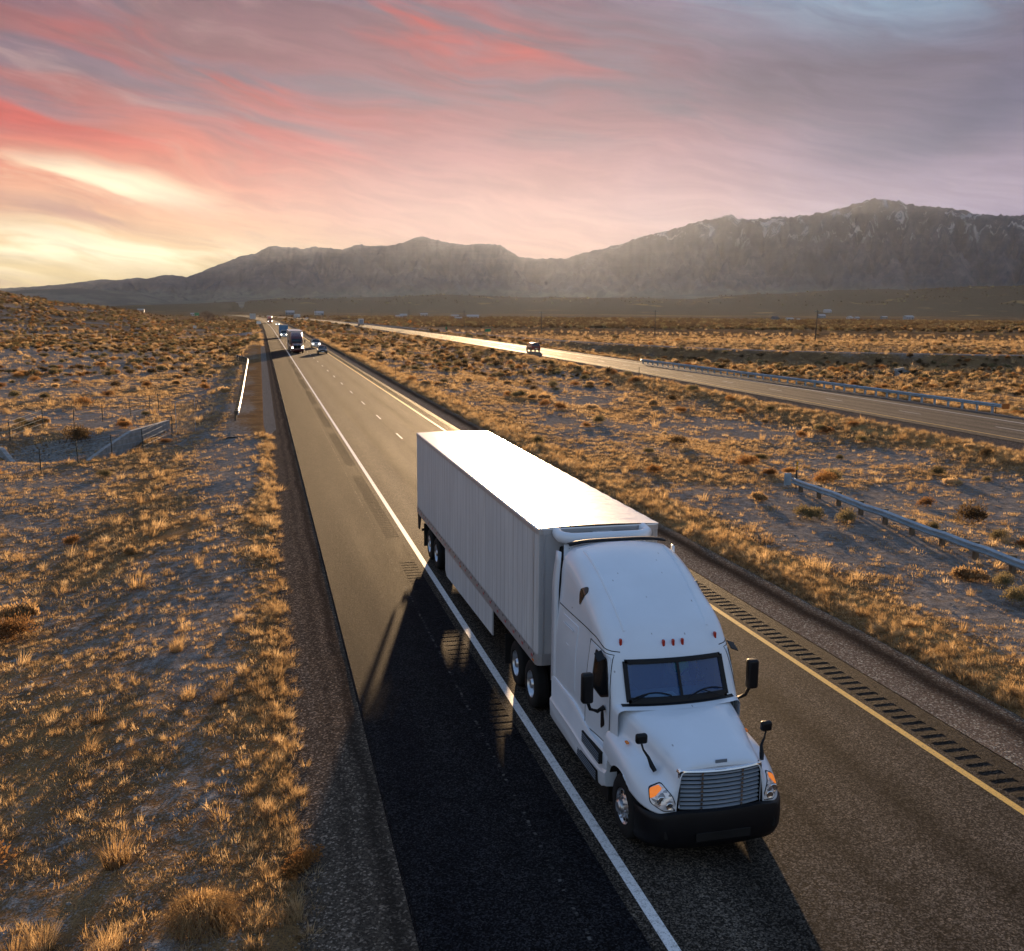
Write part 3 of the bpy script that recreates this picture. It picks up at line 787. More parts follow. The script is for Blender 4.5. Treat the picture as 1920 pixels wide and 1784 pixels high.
def trailer_mat():
    mt, t, out = new_mat('trailer_white')
    tc = t.new('ShaderNodeTexCoord'); pos = tc.outputs['Object']; x, y, z = t.sep(pos)
    n = t.noise(t.vmath('MULTIPLY', pos, (1, 1.6, .35)), 1.2, 6, .65)
    col = t.mix(t.ss(n, .3, .75), (.55, .555, .57), (.66, .665, .675))
    drip = t.noise(t.comb(0., t.math('MULTIPLY', y, 6), t.math('MULTIPLY', z, .35)), 1.0, 4, .7)
    col = t.mix(t.math('MULTIPLY', t.ss(drip, .46, .70), .45), col, (.42, .39, .37))
    # pair of rivet rows at each panel joint
    ph = t.math('FRACT', t.math('MULTIPLY', y, 1/.405))
    d = t.math('ABSOLUTE', t.math('SUBTRACT', ph, .5))
    rz = t.math('ABSOLUTE', t.math('SUBTRACT', t.math('FRACT', t.math('MULTIPLY', z, 1/.075)), .5))
    riv = t.math('MULTIPLY', t.ss(d, .06, .035), t.ss(rz, .36, .2))
    col = t.mix(t.math('MULTIPLY', t.ss(d, .055, .02), .62), col, (.24, .24, .26))
    col = t.mix(t.math('MULTIPLY', riv, .25), col, (.40, .40, .42))
    nrm = t.bump(t.math('ADD', t.ss(d, .07, .02), t.math('MULTIPLY', t.noise(pos, 1.1, 3, .5), .6)), .5, .012)
    principled(t, out, col, .42, 0, nrm, .5)
    return mt
TRAILER_W = trailer_mat()
ROOF_W = simple('trailer_roof_sheet', (.80, .80, .79), .34, 0, .6, .2, var=.06, bump=.004, bscale=3)
RAIL_M = simple('anodised_rail', (.52, .52, .54), .42, .6, var=.12)
CHROME = simple('chrome', (.80, .80, .82), .12, 1.0)
ALU = simple('polished_aluminium', (.62, .63, .66), .34, 1.0, var=.3)
BLACKP = simple('black_plastic', (.004, .004, .006), .5, 0, .3, var=.2)
RUBBER = simple('rubber', (.017, .016, .016), .85, 0, .2, var=.2)
UNDER = simple('dark_chassis', (.015, .014, .014), .8, 0, .2, var=.2)
RED_L = simple('red_lens', (.42, .03, .015), .2, 0, .6)
TREAD = simple('grey_step_tread', (.17, .21, .26), .5, .2)
AMBER = simple('amber_lens', (.85, .22, .02), .15, 0, .6)
AMBER_ON = simple('lit_amber_lamp', (.9, .25, .02), .12, 0, .8, var=.6, bump=.02, bscale=60, emit=(1, .24, .02), estr=.22)
REFL_W = simple('white_reflective', (.70, .70, .72), .3)
REFL_R = simple('red_reflective', (.45, .04, .04), .3)
SEAT_M = simple('seat_fabric', (.16, .17, .20), .9)
DASH_M = simple('dashboard_plastic', (.22, .25, .28), .7)
PAPER = simple('paper', (.70, .72, .72), .8)
LENS, t, out = new_mat('faceted_headlight')
tcn = t.new('ShaderNodeTexCoord'); v = t.new('ShaderNodeTexVoronoi'); t.put(v.inputs['Vector'], t.vmath('MULTIPLY', tcn.outputs['Object'], (1, 1, 1.8))); v.inputs['Scale'].default_value = 14
principled(t, out, t.ramp(t.sep(v.outputs['Color'])[0], [(0, (.12, .12, .14)), (.3, (.45, .44, .46)), (.6, (.85, .84, .86)), (.85, (.95, .93, .92)), (1, (.95, .55, .30))]), .12, .15, None, .8, .8)
def glass_mat(name, tint, rough=.03, alpha=.35):
    mt, t, out = new_mat(name)
    g = t.new('ShaderNodeBsdfGlossy'); g.inputs[0].default_value = (.9, .95, 1, 1); g.inputs['Roughness'].default_value = rough
    tr = t.new('ShaderNodeBsdfTransparent'); tr.inputs[0].default_value = tuple(tint)+(1,)
    df = t.new('ShaderNodeBsdfDiffuse'); df.inputs[0].default_value = (.008, .075, .32, 1)
    lw = t.new('ShaderNodeLayerWeight'); lw.inputs[0].default_value = .25
    m0 = t.new('ShaderNodeMixShader'); m0.inputs[0].default_value = alpha; t.l.new(tr.outputs[0], m0.inputs[1]); t.l.new(df.outputs[0], m0.inputs[2])
    f = t.math('ADD', .05, t.math('MULTIPLY', lw.outputs['Fresnel'], .9), clamp=True)
    m1 = t.new('ShaderNodeMixShader'); t.l.new(f, m1.inputs[0]); t.l.new(m0.outputs[0], m1.inputs[1]); t.l.new(g.outputs[0], m1.inputs[2])
    t.l.new(m1.outputs[0], out.inputs[0]); return mt
WGLASS = glass_mat('windscreen_glass', (.60, .90, 1.0), alpha=.40)
DGLASS = simple('dark_side_glass', (.006, .008, .010), .06, 0, .6)

def curve_interp(keys, n, ks=None):
    """Catmull-Rom through a list of vectors (same length), n samples per whole run at fractions"""
    K = np.array(keys, float); m_ = len(K); out = []
    for s in np.linspace(0, m_-1, n):
        i = min(int(s), m_-2); f = s-i
        p0, p1, p2, p3 = K[max(i-1, 0)], K[i], K[i+1], K[min(i+2, m_-1)]
        out.append(.5*((2*p1)+(-p0+p2)*f+(2*p0-5*p1+4*p2-p3)*f*f+(-p0+3*p1-3*p2+p3)*f**3))
    return np.array(out)

def patch_on(body_bvh, name, outline, proj_dir, origin_fn, mat, parent, off=.008, inner=None, thick=0.006, res=8):
    """a thin fitted plate whose outline is cast onto a body shell"""
    bm = bmesh.new()
    N = len(outline); cx = sum(p[0] for p in outline)/N; cy = sum(p[1] for p in outline)/N
    rows = []
    for r_ in range(res+1):
        f = r_/res; row = []
        for a, b_ in outline:
            o_ = origin_fn(cx+(a-cx)*f, cy+(b_-cy)*f)
            hit = body_bvh.ray_cast(Vector(o_), Vector(proj_dir).normalized())
            p = hit[0] if hit[0] is not None else Vector(o_)+Vector(proj_dir).normalized()*.8
            nn = hit[1] if hit[0] is not None else -Vector(proj_dir).normalized()
            if nn.dot(Vector(proj_dir)) > 0: nn = -nn
            row.append((p, nn))
            if r_ == 0: break
        rows.append(row)
    b = MB()
    c0 = rows[0][0]; b.v.append(tuple(c0[0]+c0[1]*off))
    for row in rows[1:]: b.v.extend([tuple(p+nn*off) for p, nn in row])
    for j in range(N): b.face((0, 1+j, 1+(j+1) % N))
    for r_ in range(res-1):
        for j in range(N):
            a0 = 1+r_*N+j; a1 = 1+r_*N+(j+1) % N; b.face((a0, a0+N, a1+N, a1))
    # rim skirt down into the body
    n0 = len(b.v); b.v.extend([tuple(p-nn*.01) for p, nn in rows[-1]])
    for j in range(N):
        a0 = 1+(res-1)*N+j; a1 = 1+(res-1)*N+(j+1) % N; b.face((a0, n0+j, n0+(j+1) % N, a1))
    return b.build(name, mat, parent, smooth=True, angle=60)

def rounded(pts, r=.25, n=4):
    """round the corners of a polygon by fraction r"""
    out = []; N = len(pts)
    for i in range(N):
        p = Vector(pts[i]+(0,)) if len(pts[i]) == 2 else Vector(pts[i]); a = Vector(tuple(pts[i-1])+(0,)); b = Vector(tuple(pts[(i+1) % N])+(0,))
        q0 = p.lerp(a, r); q1 = p.lerp(b, r)
        for k in range(n+1):
            f = k/n; q = q0*(1-f)**2+p*2*f*(1-f)+q1*f*f; out.append((q.x, q.y))
    return out
def densify(pts, step=.12):
    out = []
    for i in range(len(pts)):
        a = Vector(pts[i]); b = Vector(pts[(i+1) % len(pts)]); n = max(1, int((b-a).length/step))
        out += [tuple(a.lerp(b, k/n)) for k in range(n)]
    return out

def obj_bvh(o):
    me = o.data; return BVHTree.FromPolygons([v.co.copy() for v in me.vertices], [tuple(p.vertices) for p in me.polygons])

def wheel(parent, x, y, sgn, dual, front, mats, name='wheel', R0=.515, w=.28, hi=True):
    """x = outer face position; sgn = outward direction"""
    n = 40 if hi else 18
    e = bpy.data.objects.new(name, None); C.objects.link(e); e.parent = parent; e.location = (x, y, R0-.012)
    t_ = MB()
    prof = [(R0*.56, -w+.02), (R0*.62, -w), (R0*.9, -w+.01), (R0*.985, -w+.045), (R0, -w+.08), (R0, -.08), (R0*.985, -.045), (R0*.9, -.01), (R0*.62, 0), (R0*.56, -.02)]
    t_.lathe(prof, (0, 0, 0), 'x', n, sgn)
    if dual:
        t_.lathe([(r, a-w-.06) for r, a in prof], (0, 0, 0), 'x', n, sgn)
    if hi:  # tread ribs
        for k in range(4): t_.lathe([(R0+.004, -.09-.032*k*1.6), (R0+.004, -.115-.032*k*1.6)], (0, 0, 0), 'x', n, sgn)
    t_.build('tyre', RUBBER, e, smooth=True)
    r_ = MB()
    if front:
        pr = [(R0*.57, -.03), (R0*.55, -.015), (R0*.50, -.05), (R0*.44, -.06), (R0*.30, -.02), (R0*.24, .0), (R0*.22, .05), (R0*.16, .075), (0.001, .08)]
    else:
        pr = [(R0*.57, -.03), (R0*.55, -.012), (R0*.51, -.05), (R0*.48, -.10), (R0*.42, -.13), (R0*.27, -.13), (R0*.24, -.08), (R0*.20, -.03), (R0*.17, -.01), (0.001, -.01)]
    r_.lathe(pr, (0, 0, 0), 'x', n, sgn)
    if hi:
        for k in range(10):
            a = 2*math.pi*k/10; xx = (-.012 if front else -.125)*sgn
            r_.tube([(xx, math.cos(a)*R0*.33, math.sin(a)*R0*.33), (xx+.045*sgn, math.cos(a)*R0*.33, math.sin(a)*R0*.33)], .014, 6)
        r_.cur = 1
        for k in range(10):
            a = 2*math.pi*(k+.5)/10; cc = ((-.045 if front else -.115)*sgn, math.cos(a)*R0*.43, math.sin(a)*R0*.43)
            r_.lathe([(.0, .004), (.030, .004), (.030, -.02)], cc, 'x', 10, sgn)
    r_.build('rim', [mats['rim'], UNDER], e, smooth=True, angle=30)
    return e

# ------------------------------------------------------------------ the articulated lorry
HOOD = [  # v, [(u, z) ...] from centre line to lower edge
 (1.62, [(0,2.03),(.35,2.025),(.62,2.0),(.86,1.95),(.98,1.86),(1.03,1.72),(1.07,1.58),(1.13,1.47),(1.19,1.38),(1.215,1.22),(1.22,1.00)]),
 (1.35, [(0,1.99),(.35,1.985),(.60,1.96),(.82,1.90),(.92,1.80),(.96,1.66),(1.00,1.53),(1.08,1.46),(1.18,1.38),(1.22,1.24),(1.22,1.00)]),
 (1.00, [(0,1.925),(.34,1.92),(.57,1.895),(.76,1.83),(.85,1.73),(.89,1.59),(.94,1.485),(1.04,1.43),(1.15,1.35),(1.215,1.22),(1.22,1.00)]),
 (.70, [(0,1.86),(.33,1.855),(.54,1.83),(.70,1.76),(.785,1.66),(.83,1.53),(.89,1.435),(.99,1.38),(1.10,1.30),(1.18,1.17),(1.21,.98)]),
 (.42, [(0,1.79),(.32,1.785),(.52,1.76),(.665,1.69),(.735,1.59),(.775,1.47),(.84,1.37),(.93,1.31),(1.04,1.22),(1.12,1.09),(1.16,.93)]),
 (.20, [(0,1.725),(.31,1.72),(.50,1.695),(.64,1.63),(.70,1.54),(.735,1.42),(.79,1.32),(.86,1.25),(.95,1.15),(1.02,1.02),(1.06,.90)]),
 (.07, [(0,1.655),(.30,1.65),(.49,1.63),(.62,1.575),(.675,1.49),(.70,1.38),(.735,1.28),(.78,1.20),(.84,1.10),(.89,.99),(.92,.89)]),
 (.03, [(0,1.585),(.30,1.58),(.48,1.57),(.61,1.535),(.665,1.46),(.675,1.36),(.69,1.27),(.70,1.18),(.71,1.08),(.715,.98),(.72,.89)]),
]
WHEEL_V = 1.15
def hood_grid(ns=64, nj=44):
    V = np.array([h[0] for h in HOOD]); K = np.array([[[h[0], p[0], p[1]] for p in h[1]] for h in HOOD])
    for i in range(len(HOOD)): K[i][:, 0] += .30*(K[i][:, 1]/1.13)**2*float(sstep(HOOD[i][0], 1.15, 1.62))
    rows = np.array([curve_interp(K[i], nj) for i in range(len(HOOD))])       # stations x nj x 3
    cols = np.array([curve_interp(rows[:, j], ns) for j in range(nj)])        # nj x ns x 3
    G = cols.transpose(1, 0, 2)                                                # ns x nj x (v,u,z)
    for i in range(ns):
        for j in range(nj):
            v, u, z = G[i, j]
            d = v-WHEEL_V
            if abs(d) < .64:
                za = .50+math.sqrt(max(.64**2-d*d, 0))
                # lift the lower edge of the panel onto the arch
                f = sstep(j/(nj-1), .62, 1.0)
                if j/(nj-1) > .62 and z < za+.22*(1-f): G[i, j, 2] = max(z, min(za, 1.24)+ (1-f)*.0) if f > .98 else z+(max(z, min(za, 1.24))-z)*f
    return G
ROOFP = [(1.52, 2.02), (1.62, 2.20), (1.74, 2.44), (1.86, 2.68), (1.94, 2.79), (2.06, 2.92), (2.3, 3.13), (2.65, 3.33), (3.06, 3.53), (3.5, 3.74), (3.87, 3.88), (4.25, 3.975), (4.6, 4.015), (4.78, 4.0)]
def build_tractor(root, M, hi=True):
    """bonnet nose toward -Y, local x across, y back from the bumper"""
    paint = M['paint']
    def both(fn):
        for s in (-1, 1): fn(s)
    # ---- bonnet with fenders
    G = hood_grid(64 if hi else 26, 44 if hi else 22)
    b = MB()
    full = []
    for row in G:
        right = [(p[1], p[0], p[2]) for p in row]; leftp = [(-p[1], p[0], p[2]) for p in row[:0:-1]]
        full.append(leftp+right)
    b.grid(full)
    hood = b.build('bonnet', paint, root, smooth=True, angle=55)
    hb = obj_bvh(hood)
    md = hood.modifiers.new('s', 'SOLIDIFY'); md.thickness = .02; md.offset = -1
    # ---- cab and sleeper shell
    ns, nj = (56, 48) if hi else (24, 24)
    prof = curve_interp([(a, c) for a, c in ROOFP], ns)
    rows = []
    for i, (v, zt) in enumerate(prof):
        fv = sstep(v, 1.86, 3.3)
        bow = .30*(1-sstep(v, 1.9, 3.4))
        hw0 = 1.13+.09*sstep(v, 1.6, 2.8)
        rc_u = .16+.22*fv; rc_z = .10+.30*fv
        zb = 1.12
        row = []
        for j in range(nj+1):
            s = j/nj*2-1  # -1..1
            sg = -1 if s < 0 else 1; a = abs(s)
            if a < .46:     # across the top
                f = a/.46; hw = hw0-.10*sstep(zt, 2, 4)
                u = (hw-rc_u)*f; z = zt-(.045+.02*fv)*f*f
            elif a < .62:   # corner
                f = (a-.46)/.16*math.pi/2; hw = hw0-.10*sstep(zt, 2, 4)
                u = hw-rc_u+rc_u*math.sin(f); z = zt-.045-.02*fv-rc_z*(1-math.cos(f))
            else:
                f = (a-.62)/.38; z0 = zt-.045-.02*fv-rc_z
                z = z0+(zb-z0)*f; hw_t = hw0-.10*sstep(zt, 2, 4); u = hw_t+(hw0-hw_t)*sstep(f, 0, .6)
            k = bow*(u/1.13)**2*(1 if z > 1.9 else 1)
            row.append((sg*u, v+k, z))
        rows.append(row)
    b = MB(); n0 = 0; nu, nv = len(rows), len(rows[0])
    for row in rows: b.v.extend(row)
    i0 = [i for i in range(ns) if prof[i][0] >= 1.535][0]; i1 = [i for i in range(ns) if prof[i][0] <= 1.86][-1]
    jl = [j for j in range(nj+1) if abs(j/nj*2-1) < .455]
    jmin, jmax = jl[0], jl[-1]
    for i in range(nu-1):
        for j in range(nv-1):
            if i0 <= i < i1 and jmin <= j < jmax: continue
            b.face((i*nv+j, i*nv+j+1, (i+1)*nv+j+1, (i+1)*nv+j))
    b.fan(rows[-1])   # rear wall
    b.grid([[(x_*.965, y_-.20, z_-.03 if z_ > 1.2 else z_) for x_, y_, z_ in rows[0]], [(x_*.99, y_-.03, z_) for x_, y_, z_ in rows[0]], rows[0]])
    cab = b.build('cab', paint, root, smooth=True, angle=42)
    gb = MB(); gb.grid([[rows[i][j] for j in range(jmin, jmax+1)] for i in range(i0, i1+1)])
    # solid copy of the shell for projecting fitted parts
    allb = MB(); allb.grid(rows); tmp = allb.build('tmp', paint); cb = obj_bvh(tmp); bpy.data.objects.remove(tmp)
    gl = gb.build('windscreen', M['glass'], root, smooth=True, fixn=False)
    gl.location = (0, .012, -.006)
    # black surround and centre bar
    fr = MB()
    def edge(seq, r): fr.tube(seq, r, 8)
    top = [Vector(rows[i1][j]) for j in range(jmin, jmax+1)]; bot = [Vector(rows[i0][j]) for j in range(jmin, jmax+1)]
    lf = [Vector(rows[i][jmin]) for i in range(i0, i1+1)]; rt = [Vector(rows[i][jmax]) for i in range(i0, i1+1)]
    nrm_f = Vector((0, -.05, .02))
    def band(seq, inward, w1, w2):
        fr.grid([[p-inward*w1+nrm_f*.25 for p in seq], [p+nrm_f*.45 for p in seq], [p+inward*w2+nrm_f*.25 for p in seq], [p+inward*w2-nrm_f*.3 for p in seq]])
    band(top, Vector((0, -.47, -.88)), .03, .055); band(bot, Vector((0, .47, .88)), .05, .075)
    band(lf, Vector((1, 0, 0)), .035, .05); band(rt, Vector((-1, 0, 0)), .035, .05)
    jm = len(top)//2
    mid_ = [Vector(rows[i][jmin+jm]) for i in range(i0, i1+1)]
    fr.grid([[p+Vector((dx_, -.012, .008)) for p in mid_] for dx_ in (-.024, .024)])
    fr.build('windscreen_surround', BLACKP, gl, smooth=True, loc=(0, -.012, .006))
    wp = MB()
    for s, x0, x1 in ((0, -.82, -.18), (1, .10, .78)):
        pts = []
        for k in range(8):
            f = k/7; x_ = x0+(x1-x0)*f; 
            zz = 2.075+.10*math.sin(f*2.6); vv = 1.555+.30*(x_/1.13)**2+(zz-2.02)*.5-.05
            pts.append((x_, vv, zz))
        wp.tube(pts, .011, 6)
        wp.tube([(x0 if s == 0 else x1-.6*0, pts[0][1]-.03, 2.04), tuple(pts[3])], .010, 6)
    wp.build('wiper', BLACKP, root, smooth=True)
    # cowl between bonnet and glass
    cw = MB(); cw.grid([[(x_, 1.50+.30*(x_/1.13)**2+dv, 2.005+dz_-.05*(x_/1.0)**2) for x_ in np.linspace(-1.0, 1.0, 17)] for dv, dz_ in ((-.06, .012), (.02, .028), (.10, .02))])
    cw.build('cowl', BLACKP, root, smooth=True)
    if hi:
        # interior
        it = MB(); it.box((0, 1.98, 1.86), (1.9, .55, .28)); it.box((0, 2.3, 1.3), (1.9, .5, .5)); it.build('dashboard', DASH_M, root, bevel=.04)
        pp = MB(); pp.box((-.25, 1.86, 2.012), (.55, .22, .012), .1); pp.build('paper_sheet', PAPER, root)
        wl = MB(); wl.box((0, 3.3, 2.1), (2.1, .04, 1.9)); wl.build('sleeper_bulkhead', simple('curtain', (.05, .07, .11), .9, bump=.03, bscale=5), root)
        fl = MB(); fl.box((0, 2.5, 1.1), (2.1, 1.7, .05)); fl.build('cab_floor', UNDER, root)
        for sx in (-.55, .55):
            st = MB(); st.box((sx, 2.85, 1.72), (.52, .50, .14)); st.box((sx, 3.08, 2.08), (.48, .13, .72)); st.box((sx, 3.08, 2.50), (.28, .10, .16)); st.box((sx, 2.85, 1.4), (.4, .4, .5))
            st.build('seat', SEAT_M, root, bevel=.04)
        sw = MB(); ring = []
        for k in range(25):
            a = 2*math.pi*k/24; ring.append((.55+.22*math.cos(a), 2.36+.22*math.sin(a)*.55, 2.02+.22*math.sin(a)*.83))
        sw.tube(ring, .014, 6, cap=False); sw.tube([(.55, 2.36, 2.02), (.55, 2.15, 1.9)], .03, 8); sw.tube([(.34, 2.36, 2.02), (.76, 2.36, 2.02)], .015, 6)
        sw.build('steering_wheel', BLACKP, root, smooth=True)
        vs = MB(); vs.box((.30, 2.06, 2.62), (.36, .02, .13)); vs.build('sun_visor', PAPER, root)
        cu = MB(); cu.grid([[(-.93+.02*math.sin(k), 2.2+.07*k, z_) for k in range(10)] for z_ in (1.6, 2.6)]); cu.build('side_curtain', simple('side_trim', (.75, .80, .70), .9), root)
    # ---- grille
    gr = MB()
    gx0, gz0, gz1 = .655, .90, 1.545
    def gy(x_): return -.02+.10*(x_/.66)**2
    outline = rounded([(-gx0, gz0), (gx0, gz0), (gx0, gz1), (-gx0, gz1)], .07, 4)
    outline = densify(outline, .08)
    ring = [Vector((a, gy(a), c)) for a, c in outline]
    ctr = Vector((0, 0, (gz0+gz1)/2))
    def off_(p, d): q = p-ctr; return Vector((p.x+math.copysign(d, q.x)*(1 if abs(q.x) > gx0-.08 else 0), p.y, p.z+math.copysign(d, q.z)*(1 if abs(q.z) > .26 else 0)))
    gr.grid([[off_(p, .03)+Vector((0, .05, 0)) for p in ring], [off_(p, .025)+Vector((0, -.03, 0)) for p in ring], [off_(p, -.005)+Vector((0, -.04, 0)) for p in ring], [off_(p, -.035)+Vector((0, -.005, 0)) for p in ring], [off_(p, -.035)+Vector((0, .06, 0)) for p in ring]], close_v=True)
    gr.cur = 1; gr.grid([[(x_, gy(x_)+.07, z_) for x_ in np.linspace(-gx0, gx0, 13)] for z_ in (gz0, gz1)])
    nb = 9; gr.cur = 2
    for k in range(nb):
        zc = gz0+.055+(gz1-gz0-.10)*k/(nb-1)
        xs_ = np.linspace(-gx0+.0, gx0-.0, 15)
        gr.grid([[(x_, gy(x_)+.035, zc+.017) for x_ in xs_], [(x_, gy(x_)-.012, zc+.010) for x_ in xs_], [(x_, gy(x_)-.008, zc-.014) for x_ in xs_], [(x_, gy(x_)+.035, zc-.020) for x_ in xs_]])
    gr.cur = 0
    for x_ in M.get('vbars', (-.33, .33)):
        if M.get('vbars') == (0.0,): gr.box((0, -.05, (gz0+gz1)/2), (.05, .02, gz1-gz0)); break
        for k in range(nb):
            zc = gz0+.055+(gz1-gz0-.10)*k/(nb-1); gr.box((x_, gy(x_)-.018, zc+.004), (.035, .012, .045))
    gr.build('grille', [M['chrome'], UNDER, M['bars']], root, smooth=True)
    em = MB(); em.box((0, .055, 1.655), (.19, .012, .055)); e_ = em.build('emblem', simple('emblem_grey', (.22, .26, .32), .4, .3), root); e_.rotation_euler = (R(0), 0, 0)
    # ---- bumper
    path = []
    for k in range(41):
        s = k/40*2-1; a = abs(s); sg = -1 if s < 0 else 1
        if a < .5: u = a/.5*.62; v = -.10+.05*(a/.5)**2
        else:
            f = (a-.5)/.5; u = .62+(1.20-.62)*math.sin(f*math.pi/2)**.9; v = -.05+.58*(1-math.cos(f*math.pi/2))
        path.append((sg*u, v))
    pr = [(.95, .06, 1.0), (.93, .0, 1.0), (.86, -.02, 1.0), (.62, -.03, 1.0), (.45, -.01, 1.0), (.34, .05, .99), (.31, .12, .97), (.31, .30, .9)]
    bb = MB(); bb.grid([[(u*sc, v+dv, z_-(.06 if z_ > .8 and abs(u) > .65 else 0)*0-.07*sstep(abs(u), .6, 1.15)*(z_ > .8)) for (u, v) in path] for z_, dv, sc in pr])
    bump_ = bb.build('bumper', M['bumper'], root, smooth=True, angle=50)
    if hi:
        fg = MB()
        for s in (-1, 1):
            fg.box((s*.80, .0, .58), (.24, .05, .13)); 
        fg.box((0, -.125, .55), (.9, .02, .14))
        fg.build('bumper_vent', UNDER, bump_, bevel=.02)
    # ---- headlights wrapped over the front corner
    hl = rounded([(-1.15, 1.24), (-.97, 1.32), (-.80, 1.18), (-.725, .965), (-.93, .955), (-1.13, 1.05)], .20, 3)
    for s in (-1, 1):
        ol = densify([(a*-s*1.0 if s > 0 else a, c) for a, c in hl], .06)
        dirv = Vector((-.35*s, 1, -.12))
        hl2 = densify([((-.93+(a+.93)*1.10)*(-s if s > 0 else 1), 1.13+(c-1.13)*1.10) for a, c in hl], .06)
        dirq = Vector((-.35*s, 1, -.12))
        patch_on(hb, 'headlight_rim', hl2, dirq, lambda a, c: Vector((a, 0, c))-dirq.normalized()*.3, BLACKP, root, off=.007)
        lamp = patch_on(hb, 'headlight', ol, dirv, lambda a, c: Vector((a, -.0, c))-dirv.normalized()*.3+dirv.normalized()*0, M['lens'], root, off=.014)
        sg_o = rounded([(-1.145, 1.23), (-1.0, 1.295), (-.955, 1.25), (-1.06, 1.14), (-1.135, 1.10)], .2, 3)
        ol = densify([(a*-s if s > 0 else a, c) for a, c in sg_o], .06)
        patch_on(hb, 'turn_signal', ol, dirv, lambda a, c: Vector((a, 0, c))-dirv.normalized()*.3, AMBER_ON, lamp, off=.022, res=4)
        if hi:
            rd = MB(); 
            for (a, c, rr) in ((-.97*-s if s > 0 else -.97, 1.10, .06), (-.84*-s if s > 0 else -.84, 1.03, .05)):
                hit = hb.ray_cast(Vector((a, 0, c))-dirv.normalized()*.3, dirv.normalized())
                if hit[0]: 
                    cc = hit[0]-dirv.normalized()*.022
                    rd.lathe([(.001, .0), (rr*.6, -.002), (rr, -.010), (rr*1.15, -.004)], tuple(cc), 'y', 16, 1)
            rd.build('reflector_bowl', CHROME, lamp, smooth=True)
    # side marker on fender
    for s in (-1, 1):
        sm = MB(); sm.box((s*1.05, 1.30, 1.515), (.05, .09, .035)); sm.build('side_marker', AMBER, root, bevel=.01)
    # ---- doors, windows, seams on the sides
    for s in (-1, 1):
        dv = Vector((-s, 0, 0)); of = lambda a, c: Vector((s*2.0, a, c))
        def P(name, pts, mat, par, off=.006, rr=.15, step=.1, res=4):
            return patch_on(cb, name, densify(rounded(pts, rr, 3), step), dv, of, mat, par, off, res=res)
        door = P('door', [(1.93, 2.02), (2.14, 2.66), (2.86, 2.72), (2.90, 1.2), (1.93, 1.2)], paint, root, .012, .06)
        if hi:
            dl = []
            for (a_, c_) in densify([(1.905, 1.62), (1.91, 2.03), (2.13, 2.69), (2.88, 2.75), (2.93, 1.17), (1.93, 1.17)], .06):
                hit = cb.ray_cast(Vector((s*2, a_, c_)), dv)
                if hit[0]: dl.append(hit[0]-dv*.004)
            dg = MB(); dg.tube(dl+[dl[0]], .007, 5, cap=False); dg.build('door_gap', UNDER, door)
        P('window_frame', [(1.95, 2.04), (2.17, 2.62), (2.62, 2.66), (2.66, 1.99), (2.3, 1.90)], BLACKP, door, .017, .12)
        P('side_window', [(2.00, 2.06), (2.19, 2.585), (2.58, 2.62), (2.61, 2.02), (2.3, 1.94)], DGLASS, door, .022, .12)
        P('door_handle', [(2.72, 1.60), (2.84, 1.60), (2.84, 1.66), (2.72, 1.66)], BLACKP, door, .03, .2)
        P('vent_window', [(2.10, 1.48), (2.17, 1.74), (2.26, 1.72), (2.26, 1.36)], BLACKP, door, .02, .2) if hi else None
        P('sleeper_window', [(3.62, 3.10), (3.66, 3.42), (3.44, 3.52), (3.36, 3.42)], DGLASS, root, .012, .3)
        if hi:
            P('access_panel', [(3.55, 1.50), (3.55, 2.74), (4.45, 2.74), (4.45, 1.50)], paint, root, .010, .06)
            for (a0, z0_, a1, z1_) in ((4.30, 2.62, 3.72, 2.60), (4.30, 1.62, 3.72, 1.60), (4.12, 2.26, 3.98, 2.25), (4.12, 1.98, 3.98, 1.97)):
                gm_ = MB(); gm_.box((s*(1.222), (a0+a1)/2, (z0_+z1_)/2), (.012, abs(a1-a0), .03))
                gm_.build('grab_handle', paint, root, bevel=.006)
            # roof cap joint line
            seam = []
            for k in range(40):
                f = k/39; yy = 4.78-f*(4.78-2.12); zz = 2.86-(.12*sstep(f, .75, 1.0))
                hit = cb.ray_cast(Vector((s*2, yy, zz)), dv)
                if hit[0]: seam.append(hit[0]-dv*.003)
            sm = MB(); sm.tube(seam, .008, 6); sm.build('roof_cap_joint', UNDER, root)
            # small rain deflector over the door window
            df = MB(); df.grid([[(s*(1.15+.13*k_), 2.0+.10*q_+.14, 2.64+.04*q_-.05*k_) for k_ in (0, .5, 1)] for q_ in (0, 1, 2)]); df.build('window_visor', BLACKP, door, solid=.015)
    # ---- clearance lamps on the brow
    for x_ in (-.86, -.17, 0, .17, .86):
        hit = cb.ray_cast(Vector((x_, 1.0, 2.87)), Vector((0, 1, 0)))
        y_ = hit[0].y if hit[0] else 2.0
        cl_ = MB(); cl_.box((x_, y_-.005, 2.87), (.045, .06, .14)); cl_.build('clearance_lamp', RED_L, root, bevel=.014)
    if hi:  # raised edges of the roof fairing
        for s in (-1, 1):
            pts = []
            for k in range(30):
                f = k/29; x_ = s*(.80-.10*f*0); yy = 1.2; zz = 3.02+f*.93
                hit = cb.ray_cast(Vector((x_*(1-.06*(1-f)), yy, zz)), Vector((0, 1, 0)))
                if hit[0]: pts.append(hit[0]+Vector((0, .018, 0)))
            rb = MB(); rb.tube(pts, .030, 8); rb.build('roof_crease', paint, root, smooth=True)
